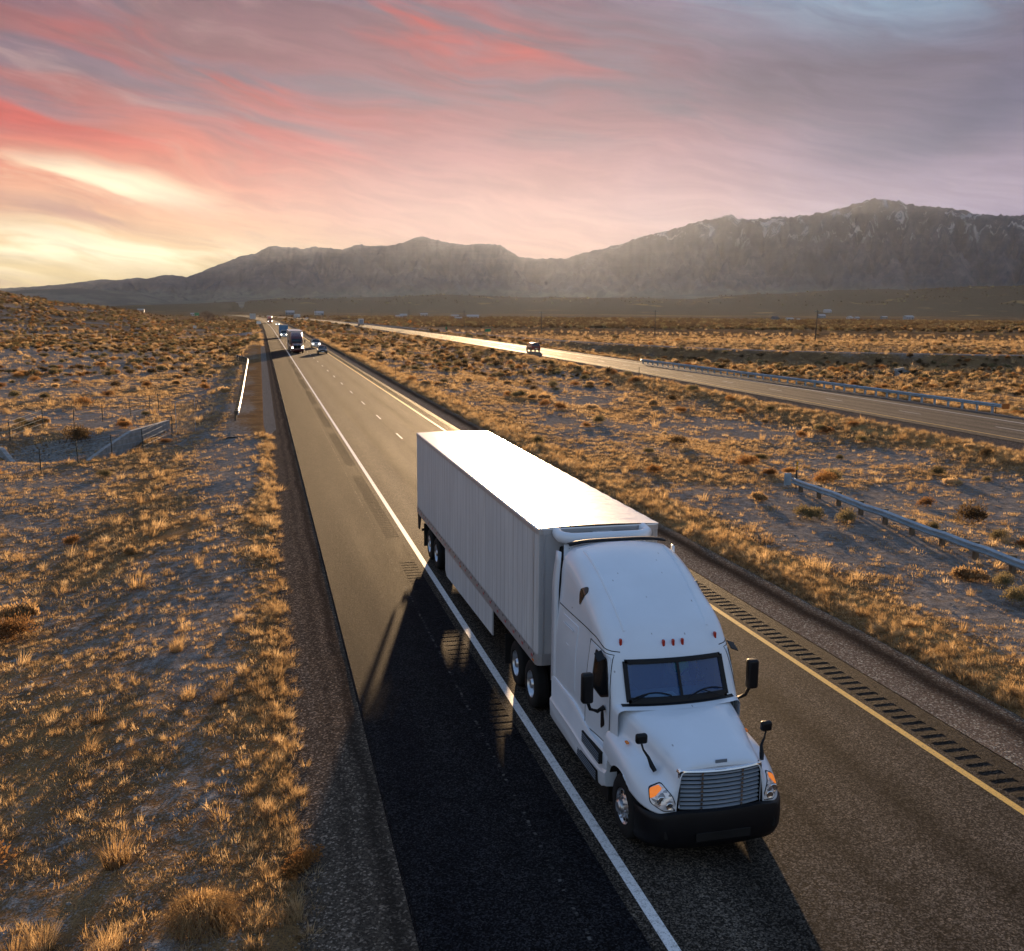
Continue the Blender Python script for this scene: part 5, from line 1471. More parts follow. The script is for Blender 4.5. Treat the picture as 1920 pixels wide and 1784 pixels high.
# ------------------------------------------------------------------ delineator posts
YREF = simple('yellow_reflector', (.85, .42, .03), .3)
def delineator(x, y, h, label, refl=None, mat=STEEL_D, name='delineator_post'):
    z = gz(x, y)
    if refl is None:
        q = MB(); q.box((0, 0, h/2-.15), (.055, .03, h+.3)); o = q.build(name, mat, loc=(x, y, z)); return tag(o, label, 'marker post')
    r = empty(name, (x, y, z), label=label, cat='marker post')
    q = MB(); q.box((0, 0, h/2-.15), (.06, .035, h+.3)); q.build('post', mat, r)
    for k, zz in enumerate(refl):
        b = MB(); b.box((0, -.03, zz), (.09, .012, .17)); b.build('reflector', YREF, r, bevel=.01)
    return r
delineator(20.25, 43.6, 1.35, 'dark marker post with yellow reflectors at the head of the median guardrail', (1.25, 1.02))
delineator(20.6, 28.6, 1.2, 'dark marker post with yellow reflector behind the median guardrail at the right edge', (1.1,))
delineator(40.4, 117, 1.9, 'dark thin post in the median grass beside the far road')
delineator(10.6, 120.5, 1.9, 'dark thin post at the right gravel verge of the near road')
delineator(38.5, 228, 2.0, 'thin post beside the far road left of the maroon suv')
delineator(43.3, 382, 2.0, 'thin post on the near side of the far road below the orange sign')
delineator(56.4, 73.5, 1.2, 'marker post behind the striped end of the long guardrail', (1.05,))
delineator(-8.3, 178, 1.5, 'thin post beyond the far end of the pale guardrail')
delineator(-45.1, 298, 2.0, 'white thin post standing in the grass left of the road', mat=PAPER)

# ------------------------------------------------------------------ signs
SIGN_BACK = simple('aluminium_sign_back', (.42, .44, .47), .45, .5, var=.1); OR_S = simple('orange_sign', (.85, .27, .02), .5); GRN = simple('green_sign', (.02, .18, .08), .5)
def sign(name, x, y, label, w, h, zc, mat, nposts=1, diamond=False, thick=.03, post=STEEL_D, z=None, rz=0):
    z = gz(x, y) if z is None else z
    r = empty(name, (x, y, z), rz, label, 'sign')
    b = MB()
    if diamond: b.prism([(0, -w/2), (w/2, 0), (0, w/2), (-w/2, 0)], thick, (0, 0, zc), (1, 0, 0), (0, 0, 1), (0, 1, 0))
    else: b.box((0, 0, zc), (w, thick, h))
    p_ = b.build('panel', mat, r, bevel=.01)
    for k in range(nposts):
        px = 0 if nposts == 1 else (-w*.36+w*.72*k/(nposts-1))
        q = MB(); q.box((px, .06, zc/2-.1+h*.2), (.10, .08, zc+h*.4+.4)); q.build('post', post, r)
    return r, p_
s1, p1 = sign('warning_sign', 56.3, 424, 'orange diamond warning sign with black symbol beyond the far road', 1.75, 1.75, 3.0, OR_S, 1, True)
sy = MB(); sy.box((0, -.025, 3.0), (.14, .02, .62)); sy.box((0, -.025, 3.42), (.20, .02, .18)); sy.prism([(0, -.5), (.28, -.18), (-.28, -.18)], .02, (0, -.035, 3.0), (1, 0, 0), (0, 0, 1), (0, 1, 0)); sy.box((0,-.020,3.0),(.3,.012,.02))
sy.build('symbol', BLACKP, s1)
sign('road_sign', -9.6, 705, 'large grey back of a road sign on posts where the road bends', 3.9, 3.6, 3.2, SIGN_BACK, 3)
sign('road_sign', -5.6, 495, 'small pale sign panel beside the gravel side road', 2.0, 1.3, 1.7, PAPER, 1)
sign('road_sign', -51.1, 800, 'green road sign left of the bare tree', 3.4, 2.2, 4.2, GRN, 2)
sign('road_sign', -32, 450, 'small blue grey sign in the grass before the dark shrubs', 1.4, 1.1, 1.1, SIGN_BACK, 1)
sign('road_sign', 64.2, 309, 'small green sign beside the frontage road in the sun glare', 1.9, .9, 2.1, GRN, 1)
sign('road_sign', 54.8, 330, 'thin post with small green plate right of the orange sign', .55, .9, 2.6, GRN, 1)
sg_, _ = sign('road_sign', -59.3, 271, 'dark sign back on two posts in the grass far left', 1.55, .42, 2.7, STEEL_D, 2)

# ------------------------------------------------------------------ utility poles
POLE = simple('creosoted_pole', (.045, .032, .024), .9, var=.3)
for x, y, h, arm, lab in [(151.3, 263, 9.3, 1, 'tall leaning utility pole at the right, nearest of the row'), (131.1, 336, 9.0, 1, 'utility pole in the brown field right of the sun glow'), (100.4, 376, 8.2, 1, 'utility pole standing in the sun glow above the maroon suv'),
                          (96.2, 507, 8.3, 1, 'utility pole between the orange sign and the sun glow'), (67.3, 503, 8.4, 0, 'utility pole directly behind the orange diamond sign'), (80.2, 797, 8.6, 1, 'faint utility pole left of the orange sign'),
                          (53.4, 787, 8.6, 1, 'faint utility pole above the white box truck'), (40.6, 863, 8.2, 1, 'faint utility pole left of the white box truck'), (17, 880, 8.0, 0, 'faint utility pole above the pale grey cargo truck')]:
    z = gz(x, y); r = empty('utility_pole', (x, y, z), label=lab, cat='utility pole', group='utility poles across the plain')
    if x > 150: r.rotation_euler = (0, R(2.2), 0)
    b = MB(); b.tube([(0, 0, -.6), (0, 0, h*.5), (0, 0, h)], [.19, .16, .12], 10); b.build('pole', POLE, r, smooth=True)
    if arm:
        b = MB(); b.box((0, -.14, h-.55), (2.0, .10, .12)); a_ = b.build('crossarm', POLE, r)
        for xx in (-.9, -.35, .35, .9):
            q = MB(); q.lathe([(.05, 0), (.06, .06), (.035, .12), (.05, .17), (.001, .2)], (xx, -.14, h-.49), 'z', 8); q.build('insulator', GALV, a_)

# ------------------------------------------------------------------ fences
def wire_fence(name, P, label, h=1.45, wires=(.35, .7, 1.05, 1.35), extra_posts=True, mat=STEEL_D, pr=.022):
    r = empty(name, (P[0][0], P[0][1], gz(*P[0])), label=label, cat='fence'); o0 = r.location.copy()
    Q = [Vector((x, y, gz(x, y)))-o0 for x, y in P]
    me = None
    for q in Q:
        if me is None:
            b = MB(); b.box((0, 0, h/2-.2), (pr*2, pr*2, h+.4)); b.box((0, -pr, h/2-.2), (pr*3, .006, h+.4)); po = b.build('post', mat, r); me = po.data
        else: po = bpy.data.objects.new('post', me); C.objects.link(po); po.parent = r
        po.location = q; po.rotation_euler = (R(random.uniform(-2, 2)), R(random.uniform(-2.5, 2.5)), 0)
    for w in wires:
        b = MB(); b.tube([q+Vector((0, 0, w)) for q in Q], .006, 4, cap=False); b.build('wire', GALV, r)
    return r
wire_fence('wire_fence', [(-26, 66), (-22.1, 75.1), (-21.3, 81.9), (-19.3, 83.0), (-17.8, 87.1), (-16.0, 90.2), (-14.9, 94.3), (-14.3, 96.2)], 'wire fence on thin dark posts behind the concrete culvert basin')
wire_fence('wire_fence', [(-20.5, 56.5), (-17.4, 60.8), (-15.9, 63.7), (-14.4, 66.8), (-12.7, 68.3), (-11.4, 74.4)], 'wire fence on thin dark posts in front of the culvert basin')
Pf = []
for (ax, ay), (bx_, by) in zip([(63.7, 134), (66.6, 124), (71.1, 123), (89.7, 143)], [(66.6, 124), (71.1, 123), (89.7, 143), (105.8, 157)]):
    n = max(2, int(math.hypot(bx_-ax, by-ay)/3.2)); Pf += [(ax+(bx_-ax)*k/n, ay+(by-ay)*k/n) for k in range(n)]
wire_fence('wire_fence', Pf, 'wire fence on thin posts below the frontage road at the right', 1.7)
Pg = [(112+6.3*k, 172.5-.35*k*k*.4+8) for k in range(6)]
wire_fence('wire_fence', [(115.5, 181.9), (122, 184), (128.6, 186.7), (134.9, 183.4), (141, 178)], 'short fence beside the frontage road above the small culvert', 1.5)
# leaning chain-link panel
cl = empty('chain_link_gate', (-11.2, 75.6, gz(-11.2, 75.6)), R(-62), 'leaning chain link gate panel above the concrete wall', 'gate')
b = MB(); W_, H_ = 1.6, 2.6
fr_ = [(0, 0, 0), (W_, 0, .1), (W_+.1, 0, H_+.3), (.1, 0, H_-.2), (0, 0, 0)]
b.tube(fr_, .025, 6); b.build('frame', GALV, cl)
b = MB()
for k in range(-18, 22):
    a = k*.13
    for sgn_ in (-1, 1):
        x0 = max(0, a) if sgn_ > 0 else min(W_, a+W_); pts = []
        z0 = 0
        for f in np.linspace(0, 1, 2):
            pass
    # straight diagonal wires clipped to the panel
    for (dx_, st_) in ((1, a), (-1, a+W_)):
        t0 = [tt for tt in np.linspace(0, H_, 30) if 0 <= st_+dx_*tt*.55 <= W_]
        if len(t0) > 1: b.tube([(st_+dx_*t0[0]*.55, 0, t0[0]), (st_+dx_*t0[-1]*.55, 0, t0[-1])], .008, 3, cap=False)
b.build('mesh', simple('rusty_wire', (.30, .18, .10), .8), cl)
cl.rotation_euler = (R(8), R(4), R(-30))

# ------------------------------------------------------------------ culverts
CONC = simple('weathered_concrete', (.30, .29, .28), .9, var=.35, bump=.02, bscale=6)
def wall_prism(name, foot, top, th, mat, label, cat):
    """foot and top polylines in world coordinates"""
    c = Vector(foot[0]); n = Vector((foot[-1][1]-foot[0][1], -(foot[-1][0]-foot[0][0]), 0)).normalized()*th
    A = [Vector(p)-c for p in foot]; B = [Vector(p)-c for p in top]
    b = MB(); b.grid([[p for p in A], [p for p in B], [p+n for p in B], [p+n for p in A]], close_u=True); b.fan([A[0], B[0], B[0]+n, A[0]+n]); b.fan([A[-1], B[-1], B[-1]+n, A[-1]+n])
    return tag(b.build(name, mat, loc=c, bevel=.02), label, cat)
wall_prism('wing_wall', [(-16.4, 65.2, -2.0), (-15.4, 68.5, -2.0), (-14.2, 72.5, -2.0), (-12.2, 78.2, -1.8)], [(-16.35, 65.3, -1.35), (-15.3, 68.6, -.62), (-14.1, 72.6, .02), (-12.1, 78.3, .10)], .28, CONC, 'long sloping concrete wing wall of the culvert basin', 'wall')
wall_prism('wing_wall', [(-23.6, 73.6, -1.9), (-21.4, 70.2, -1.9), (-19.9, 67.0, -1.9)], [(-23.6, 73.6, -.55), (-21.4, 70.2, -.62), (-19.9, 67.0, -1.35)], .3, CONC, 'short concrete wall at the left edge of the culvert basin', 'wall')
cr_ = empty('culvert', (103.8, 154.3, gz(103.8, 154.3)-.0), R(42), 'small concrete culvert opening below the frontage road', 'culvert')
b = MB(); b.box((0, .3, 1.15), (5.6, .45, .42)); b.build('headwall', CONC, cr_, bevel=.02)
b = MB(); b.box((0, .42, .45), (4.6, .3, 1.0)); b.build('opening', UNDER, cr_)  # solid dark box stands in for the shade inside the culvert
for s in (-1, 1):
    b = MB(); b.prism([(0, 0), (0, 1.3), (2.6, .25), (2.6, 0)], .25, (s*2.55, .3, -.1), (s*.72, -.72, 0), (0, 0, 1), (s*.5, .5, 0)); b.build('wing', CONC, cr_)

# ------------------------------------------------------------------ farm buildings on the plain
SIDING = [simple('pale_siding', (.34, .35, .37), .7, var=.15), simple('blue_grey_siding', (.15, .18, .21), .7, var=.15), simple('tan_siding', (.42, .36, .30), .8, var=.2)]
TIN = simple('tin_roof', (.30, .32, .35), .6, .1, var=.15); SHING = simple('dark_shingle', (.08, .07, .07), .9, var=.2)
def house(x, y, w, d, h, label, sid=0, roof=TIN, rz=0, name='farm_building', z=None, rh=None, ndoor=1, nwin=3):
    z = gz(x, y) if z is None else z; rh = (rh or w*.12)*.72; w *= .72; d *= .75; h *= .78
    r = empty(name, (x, y, z), rz, label, 'building')
    b = MB(); b.box((0, 0, h/2-.3), (w, d, h+.6)); b.prism([(-d/2, h), (d/2, h), (0, h+rh)], w, (-w/2, 0, 0), (0, 1, 0), (0, 0, 1), (1, 0, 0)); wl = b.build('walls', SIDING[sid], r)
    b = MB()
    for s in (-1, 1):
        b.prism([(0, h+rh+.02), (s*(d/2+.4), h-.16), (s*(d/2+.4), h-.04), (0, h+rh+.15)], w+.7, (-w/2-.35, 0, 0), (0, 1, 0), (0, 0, 1), (1, 0, 0))
    b.build('roof', roof, r)
    for k in range(nwin):
        q = MB(); q.box((-w*.38+w*.62*k/max(nwin-1, 1), -d/2-.02, h*.55), (1.1, .06, .9)); q.build('window', CAR_GLASS, r)
    for k in range(ndoor):
        q = MB(); q.box((w*.36, -d/2-.02, 1.05), (1.1 if h < 4 else 3.0, .06, 2.1 if h < 4 else 3.0)); q.build('door', SHING, r)
    return r
house(459, 852, 7, 8, 3.4, 'blue grey gabled house, leftmost building on the right plain', 1, SHING, rh=2.6)
house(476, 856, 9, 6, 2.8, 'long low white house right of the blue grey house', 0)
house(489, 862, 4, 4, 2.2, 'tiny white shed right of the low white house', 0, nwin=1)
house(631, 1000, 8, 8, 3.4, 'white farmhouse with steep roof near the middle of the right plain', 0, rh=2.4, rz=.6)
house(645, 1008, 6, 6, 3.2, 'small pale barn beside the steep roofed white farmhouse', 0, rh=1.6)
house(803, 1190, 10, 8, 3.4, 'faint blue grey house left of the long white barn', 1)
house(785, 1112, 15, 10, 4.4, 'long white barn with tin roof, largest building on the right plain', 0, rh=2.0)
az_b, r_b = R(31.29), 2380
house(-5+r_b*math.sin(az_b), r_b*math.cos(az_b), 22, 14, 5, 'pale shed alone on the foothill slope at the right', 0, rh=4)
house(560+240, 1340, 14, 10, 4, 'small blue roofed farmhouse at the foot of the right hills', 1, rh=3)
house(189, 930, 15, 8, 3.4, 'long pale barn in the sun glow behind the poles', 0, rh=1.8, rz=-.3)
house(187, 1010, 10, 8, 3.2, 'low building just behind the long barn in the sun glow', 2)
house(148, 790, 7, 6, 2.8, 'small grey shed left of the long barn in the glow', 1)
house(122, 950, 8, 6, 3.0, 'tan house above the orange sign', 2)
house(135, 1012, 9, 7, 3.2, 'white house right of the tan house', 0, rh=2)
house(196, 1265, 12, 8, 3.4, 'pale farm shed far behind the orange sign', 0)
house(36, 1440, 16, 10, 4.2, 'pale grey barn far behind the blue box truck', 1, rh=3.4)
house(72, 1372, 16, 10, 4, 'white gabled farmhouse beyond the bend of the far road', 0, rh=3)
house(-76, 1180, 9, 7, 3.2, 'tiny white house left of the bare tree', 0)
house(-140, 1260, 10, 8, 3.2, 'tiny white house far left at the foot of the hill', 0)
# ------------------------------------------------------------------ dry vegetation
def leaf_mat(name, stops, trans=.45, rough=.8):
    mt, t, out = new_mat(name)
    oi = t.new('ShaderNodeObjectInfo'); geo = t.new('ShaderNodeNewGeometry')
    isl = geo.outputs['Random Per Island']
    f = t.math('ADD', t.math('MULTIPLY', oi.outputs['Random'], .62), t.math('MULTIPLY', isl, .38))
    col = t.ramp(f, stops)
    d = t.new('ShaderNodeBsdfDiffuse'); t.put(d.inputs[0], col)
    tr = t.new('ShaderNodeBsdfTranslucent'); t.put(tr.inputs[0], t.mix(.15, col, (.9, .62, .32)))
    mx = t.new('ShaderNodeMixShader'); mx.inputs[0].default_value = trans
    t.l.new(d.outputs[0], mx.inputs[1]); t.l.new(tr.outputs[0], mx.inputs[2]); t.l.new(mx.outputs[0], out.inputs[0])
    return mt
STRAW = leaf_mat('dry_straw', [(0, (.15, .095, .05)), (.3, (.28, .18, .09)), (.6, (.46, .315, .155)), (.85, (.62, .45, .25)), (1, (.74, .60, .38))], .62)
RUST = leaf_mat('rusty_brush', [(0, (.10, .045, .02)), (.4, (.23, .10, .035)), (.75, (.38, .18, .055)), (1, (.46, .25, .09))], .4)
SAGE = leaf_mat('grey_sage', [(0, (.06, .055, .03)), (.4, (.13, .115, .06)), (.75, (.22, .185, .095)), (1, (.33, .27, .14))], .35)
DBR = leaf_mat('dark_brush', [(0, (.035, .024, .016)), (.5, (.075, .05, .028)), (1, (.13, .09, .045))], .3)
TWIG = simple('twig_bark', (.09, .06, .04), .9, var=.3)

def mesh_np(name, co, faces, mat):
    me = bpy.data.meshes.new(name); me.from_pydata(co.tolist() if hasattr(co, 'tolist') else co, [], faces); me.materials.append(mat); me.update(); return me
def tuft_mesh(name, n, h, spread, lean, w, mat, seed, mound=0.0, droop=.25):
    rs_ = np.random.RandomState(seed); co = []; fc = []
    for i in range(n):
        a = rs_.rand()*2*np.pi; r0 = spread*math.sqrt(rs_.rand()); bx_, by_ = r0*math.cos(a), r0*math.sin(a)
        az_ = a+rs_.randn()*.7; L = h*(.55+.6*rs_.rand()); ln = lean*(.3+.9*rs_.rand())+.5*r0/max(spread, .01)*lean
        d = np.array([math.cos(az_), math.sin(az_)]); s = np.array([-d[1], d[0]])*w*(.7+.6*rs_.rand())/2
        z0 = mound*max(0, 1-(r0/spread)**2)-.02
        p0 = np.array([bx_, by_]); p1 = p0+d*L*.5*math.sin(ln*.7); z1 = z0+L*.55*math.cos(ln*.7)
        p2 = p1+d*L*.5*math.sin(min(ln*1.25+droop, 2.2)); z2 = z1+L*.5*math.cos(min(ln*1.25+droop, 2.2))
        k = len(co)
        co += [(*(p0-s), z0), (*(p0+s), z0), (*(p1+s*.8), z1), (*(p1-s*.8), z1), (*p2, z2)]
        fc += [(k, k+1, k+2, k+3), (k+3, k+2, k+4)]
    return mesh_np(name, co, fc, mat)
def shrub_mesh(name, n, rx, ry, rz_, leaf, mat, seed, stems=26, open_=.35, up=.6):
    rs_ = np.random.RandomState(seed); co = []; fc = []
    # several overlapping lobes give an uneven outline
    lobes = [(rs_.uniform(-.5, .5)*rx, rs_.uniform(-.5, .5)*ry, rs_.uniform(.30, .62)*rz_, rs_.uniform(.42, .75)) for _ in range(7)]
    for i in range(n):
        lx, ly, lz, ls = lobes[rs_.randint(7)]
        v = rs_.randn(3); v /= np.linalg.norm(v); v[2] = abs(v[2])*1.0-.25*(rs_.rand() < .5)
        rr = (rs_.rand()**open_)
        p = np.array([lx+v[0]*rx*ls*rr, ly+v[1]*ry*ls*rr, max(lz*.9+v[2]*rz_*ls*rr, .01)])
        dirv = v*.8+np.array([0, 0, up])+rs_.randn(3)*.35; dirv /= np.linalg.norm(dirv)
        side = np.cross(dirv, rs_.randn(3)); side /= np.linalg.norm(side)+1e-9
        L = leaf*(.6+.9*rs_.rand()); w_ = leaf*.20*(.6+.8*rs_.rand()); k = len(co)
        a = p-dirv*L*.5; b_ = p+dirv*L*.5
        co += [tuple(a), tuple(p+side*w_), tuple(b_), tuple(p-side*w_)]; fc += [(k, k+1, k+2, k+3)]
    for i in range(stems):
        a = rs_.rand()*2*np.pi; r0 = rs_.rand()**.5
        e = np.array([math.cos(a)*rx*.7*r0, math.sin(a)*ry*.7*r0, rz_*(.5+.45*rs_.rand()*(1-r0*.4))]); s_ = np.array([-math.sin(a), math.cos(a), 0])*leaf*.05
        k = len(co); co += [tuple(-s_+np.array([0, 0, -.05])), tuple(s_+np.array([0, 0, -.05])), tuple(e+s_*.3), tuple(e-s_*.3)]; fc += [(k, k+1, k+2, k+3)]
    return mesh_np(name, co, fc, mat)

TEMPL = bpy.data.collections.new('plant_templates')      # not linked to the scene: sources only
def templ(nm, me): o = bpy.data.objects.new(nm, me); return o
def scatter(name, meshes, X, Y, sc, seed, sink=0.0, sz=None, tilt=.12):
    rs_ = np.random.RandomState(seed); n = len(X)
    Z = terrain(X, Y)-sink
    col = bpy.data.collections.new(name+'_sources')
    for i, me in enumerate(meshes): col.objects.link(templ('%s_%02d' % (name, i), me))
    me = bpy.data.meshes.new(name); me.vertices.add(n); me.vertices.foreach_set('co', np.stack([X, Y, Z], -1).ravel())
    a = me.attributes.new('rot', 'FLOAT_VECTOR', 'POINT'); a.data.foreach_set('vector', np.stack([rs_.randn(n)*tilt, rs_.randn(n)*tilt, rs_.rand(n)*6.283], -1).ravel())
    s3 = np.stack([sc*rs_.uniform(.8, 1.25, n), sc*rs_.uniform(.8, 1.25, n), (sc if sz is None else sz)*rs_.uniform(.75, 1.25, n)], -1)
    a = me.attributes.new('scl', 'FLOAT_VECTOR', 'POINT'); a.data.foreach_set('vector', s3.ravel())
    a = me.attributes.new('vidx', 'INT', 'POINT'); a.data.foreach_set('value', rs_.randint(0, len(meshes), n).astype(np.int32))
    me.update()
    o = bpy.data.objects.new(name, me); C.objects.link(o)
    g = bpy.data.node_groups.new(name+'_nodes', 'GeometryNodeTree')
    g.interface.new_socket(name='Geometry', in_out='INPUT', socket_type='NodeSocketGeometry'); g.interface.new_socket(name='Geometry', in_out='OUTPUT', socket_type='NodeSocketGeometry')
    N = g.nodes; Lk = g.links
    gi = N.new('NodeGroupInput'); go = N.new('NodeGroupOutput'); ip = N.new('GeometryNodeInstanceOnPoints'); ci = N.new('GeometryNodeCollectionInfo')
    ci.inputs['Collection'].default_value = col; ci.inputs['Separate Children'].default_value = True; ci.inputs['Reset Children'].default_value = True
    def na(nm, ty):
        q = N.new('GeometryNodeInputNamedAttribute'); q.data_type = ty; q.inputs['Name'].default_value = nm; return q.outputs['Attribute']
    Lk.new(gi.outputs[0], ip.inputs['Points']); Lk.new(ci.outputs[0], ip.inputs['Instance']); ip.inputs['Pick Instance'].default_value = True
    Lk.new(na('vidx', 'INT'), ip.inputs['Instance Index']); Lk.new(na('scl', 'FLOAT_VECTOR'), ip.inputs['Scale'])
    e2r = N.new('FunctionNodeEulerToRotation'); Lk.new(na('rot', 'FLOAT_VECTOR'), e2r.inputs[0]); Lk.new(e2r.outputs[0], ip.inputs['Rotation'])
    Lk.new(ip.outputs[0], go.inputs[0])
    md = o.modifiers.new('scatter', 'NODES'); md.node_group = g
    return tag(o, kind='stuff')

def ring(n, r0, r1, a0, a1, seed):
    rs_ = np.random.RandomState(seed); r = np.sqrt(rs_.uniform(r0*r0, r1*r1, n)); a = np.radians(rs_.uniform(a0, a1, n))
    return -5.07+r*np.sin(a), r*np.cos(a), rs_.rand(n)
def open_ground(X, Y, m_=0.0):
    u = X-mo(Y); w = X-oo(Y)
    ok = ((u < -4.35-m_) | ((u > 10.25+m_) & (w < -1.5-m_)) | (w > 12.6+m_))
    ok &= ~((u > -7.7-m_) & (u < -4.3) & (Y > 70) & (Y < 236))
    ok &= (w < 0) | (poly_dist(X, Y, FRONT) > 2.6+m_)
    ok &= poly_dist(X, Y, [(-4.4, 372), (-16, 350), (-34, 322)]) > 2.8
    ok &= poly_dist(X, Y, [(-12, 340), (-26, 331), (-48, 322), (-80, 318), (-130, 322)]) > 1.8
    return ok
def grass_cover(X, Y):
    b_, d_, g_ = covers(X, Y); return np.clip(1.05-b_*1.05, .06, 1), d_, g_
small = [tuft_mesh('t', 26, .17, .09, .55, .010, STRAW, 100+i) for i in range(6)]
flat = [tuft_mesh('t', 40, .15, .20, 1.0, .011, STRAW, 120+i, droop=.5) for i in range(4)]
med = [tuft_mesh('t', 70, .40, .13, .50, .011, STRAW, 140+i) for i in range(5)]
def lay_grass(name, meshes, spec, seed, pw=1.0, patch=None, s_lo=.45, s_hi=1.75, sink=.01):
    XX = []; YY = []; SS = []
    for k, (n, r0, r1, sc) in enumerate(spec):
        X, Y, rn = ring(n, r0, r1, -17, 44, seed+k*7)
        c, d_, g_ = grass_cover(X, Y)
        cl = fbm(X, Y, 1.5, 3, seed % 50+k) + .5*fbm(X, Y, .45, 2, seed % 40+3)
        p = c**pw*np.clip(.26+1.9*cl+.5*g_, .02, 1)
        if patch is not None: p = p*patch(X, Y)
        ok = open_ground(X, Y) & (rn < p)
        X, Y = X[ok], Y[ok]; rs_ = np.random.RandomState(seed+k)
        XX.append(X); YY.append(Y); SS.append(sc*rs_.uniform(s_lo, s_hi, len(X)))
    return scatter(name, meshes, np.concatenate(XX), np.concatenate(YY), np.concatenate(SS), seed, sink)
lay_grass('dry_grass', small, [(30000, 8, 32, .66), (70000, 32, 75, .85), (60000, 75, 150, 1.3), (40000, 150, 330, 2.2)], 201)
lay_grass('matted_grass', flat, [(17000, 8, 32, .66), (44000, 32, 75, .95), (45000, 75, 150, 1.5), (34000, 150, 360, 2.6)], 231, pw=.45)
lay_grass('bunch_grass', med, [(900, 8, 32, .60), (3600, 32, 80, .85), (6000, 80, 180, 1.15), (7000, 180, 420, 1.9)], 261, pw=1.4)
# tall fringe along the gravel and the far road
def fringe(seed, n):
    rs_ = np.random.RandomState(seed); X = []; Y = []
    y = rs_.uniform(6, 330, n)**1.0; y = 8+(y-6)*(rs_.rand(n)**.8)
    k = rs_.rand(n)
    x = np.where(k < .36, mo(y)+10.5+np.abs(rs_.randn(n))*.9, np.where(k < .70, oo(y)-1.8-np.abs(rs_.randn(n))*1.7, np.where(k < .88, mo(y)-4.5-np.abs(rs_.randn(n))*.45, oo(y)+13.2+np.abs(rs_.randn(n))*1.0)))
    ok = open_ground(x, y, -.05) & (rs_.rand(n) < np.clip(.55+1.5*fbm(x, y, 4, 3, 77), .05, 1)); return x[ok], y[ok]
fx_, fy_ = fringe(5, 26000)
fs_ = np.clip(.5+.006*np.hypot(fx_, fy_), .5, 1.6)*np.random.RandomState(3).uniform(.5, 1.2, len(fx_))
scatter('roadside_grass', med+small, fx_, fy_, fs_, 301, .01)

# shrubs: the ones that show are individuals, the far mass is ground cover
SH = dict(
 sage=[shrub_mesh('sage', 1500, .62, .58, .62, .085, SAGE, 400+i) for i in range(3)],
 rust=[shrub_mesh('rust', 1500, .60, .55, .58, .080, RUST, 410+i, open_=.45) for i in range(3)],
 straw=[shrub_mesh('straw', 1500, .55, .50, .55, .11, STRAW, 420+i, up=1.4, open_=.5) for i in range(3)],
 dark=[shrub_mesh('dark', 1100, .7, .65, .75, .10, DBR, 430+i) for i in range(3)])
COLN = dict(sage='grey green', rust='rusty orange', straw='pale straw', dark='dark brown')
CATN = dict(sage='sagebrush', rust='rabbitbrush', straw='dry_bush', dark='dark_shrub')
placed = []
def shrub(x, y, kind, s, label, v=0, sz=None, rz=None, group=None):
    o = bpy.data.objects.new(CATN[kind], SH[kind][v % 3]); C.objects.link(o)
    o.location = (x, y, gz(x, y)-.03); o.scale = (s, s*random.uniform(.85, 1.15), sz or s*random.uniform(.8, 1.1)); o.rotation_euler = (0, 0, random.uniform(0, 6.28) if rz is None else rz)
    placed.append((x, y)); return tag(o, label, 'shrub', group)
for a in [(16.8, 36.4, 'sage', 1.35, 'large grey green sagebrush just in front of the median guardrail head', 0, .95),
          (17.9, 35.6, 'sage', 1.0, 'grey green sagebrush touching the larger one under the median guardrail', 1),
          (16.7, 40.6, 'straw', 1.05, 'straw yellow bush left of the median guardrail head', 0),
          (16.9, 26.8, 'straw', 1.15, 'wide straw bush in front of the median guardrail near the right edge', 1, .85),
          (17.6, 26.0, 'sage', .7, 'small grey green bush below the wide straw bush at the right edge', 2),
          (16.5, 24.0, 'sage', .95, 'grey green sagebrush cut by the right edge of the photo', 2),
          (-9.9, 16.4, 'rust', .95, 'big rusty orange bush at the lower left edge', 0, 1.0),
          (-12.0, 29.3, 'rust', 1.15, 'rusty orange bush at the left edge above the middle', 1),
          (-12.3, 31.4, 'straw', .95, 'straw bush just behind the rusty bush at the left edge', 2),
          (-12.7, 42.2, 'rust', .8, 'small bright rusty bush in the left grass', 2),
          (-9.1, 12.9, 'rust', .6, 'rusty bush in the lower left corner', 1),
          (-10.0, 38.2, 'straw', .55, 'rounded straw tussock standing alone in the left grass', 0, .65),
          (-18.0, 76.5, 'dark', 1.7, 'large dark brown bush behind the culvert basin', 0),
          (-15.4, 81.5, 'rust', 1.15, 'rusty bush on the bank above the concrete wing wall', 2),
          (-11.6, 71.5, 'rust', .7, 'rusty bush at the foot of the concrete wing wall', 0),
          (-21.8, 84.0, 'straw', 1.2, 'pale rounded bush behind the fence at the far left', 1),
          (25.8, 41.1, 'rust', .9, 'low rusty bush behind the median guardrail head', 1),
          (31.3, 46.3, 'straw', .95, 'straw bush behind the median guardrail at the right', 2),
          (23.2, 31.5, 'rust', .75, 'rusty low bush behind the middle of the median guardrail', 2)]:
    shrub(a[0], a[1], a[2], a[3], a[4], a[5], a[6] if len(a) > 6 else None)
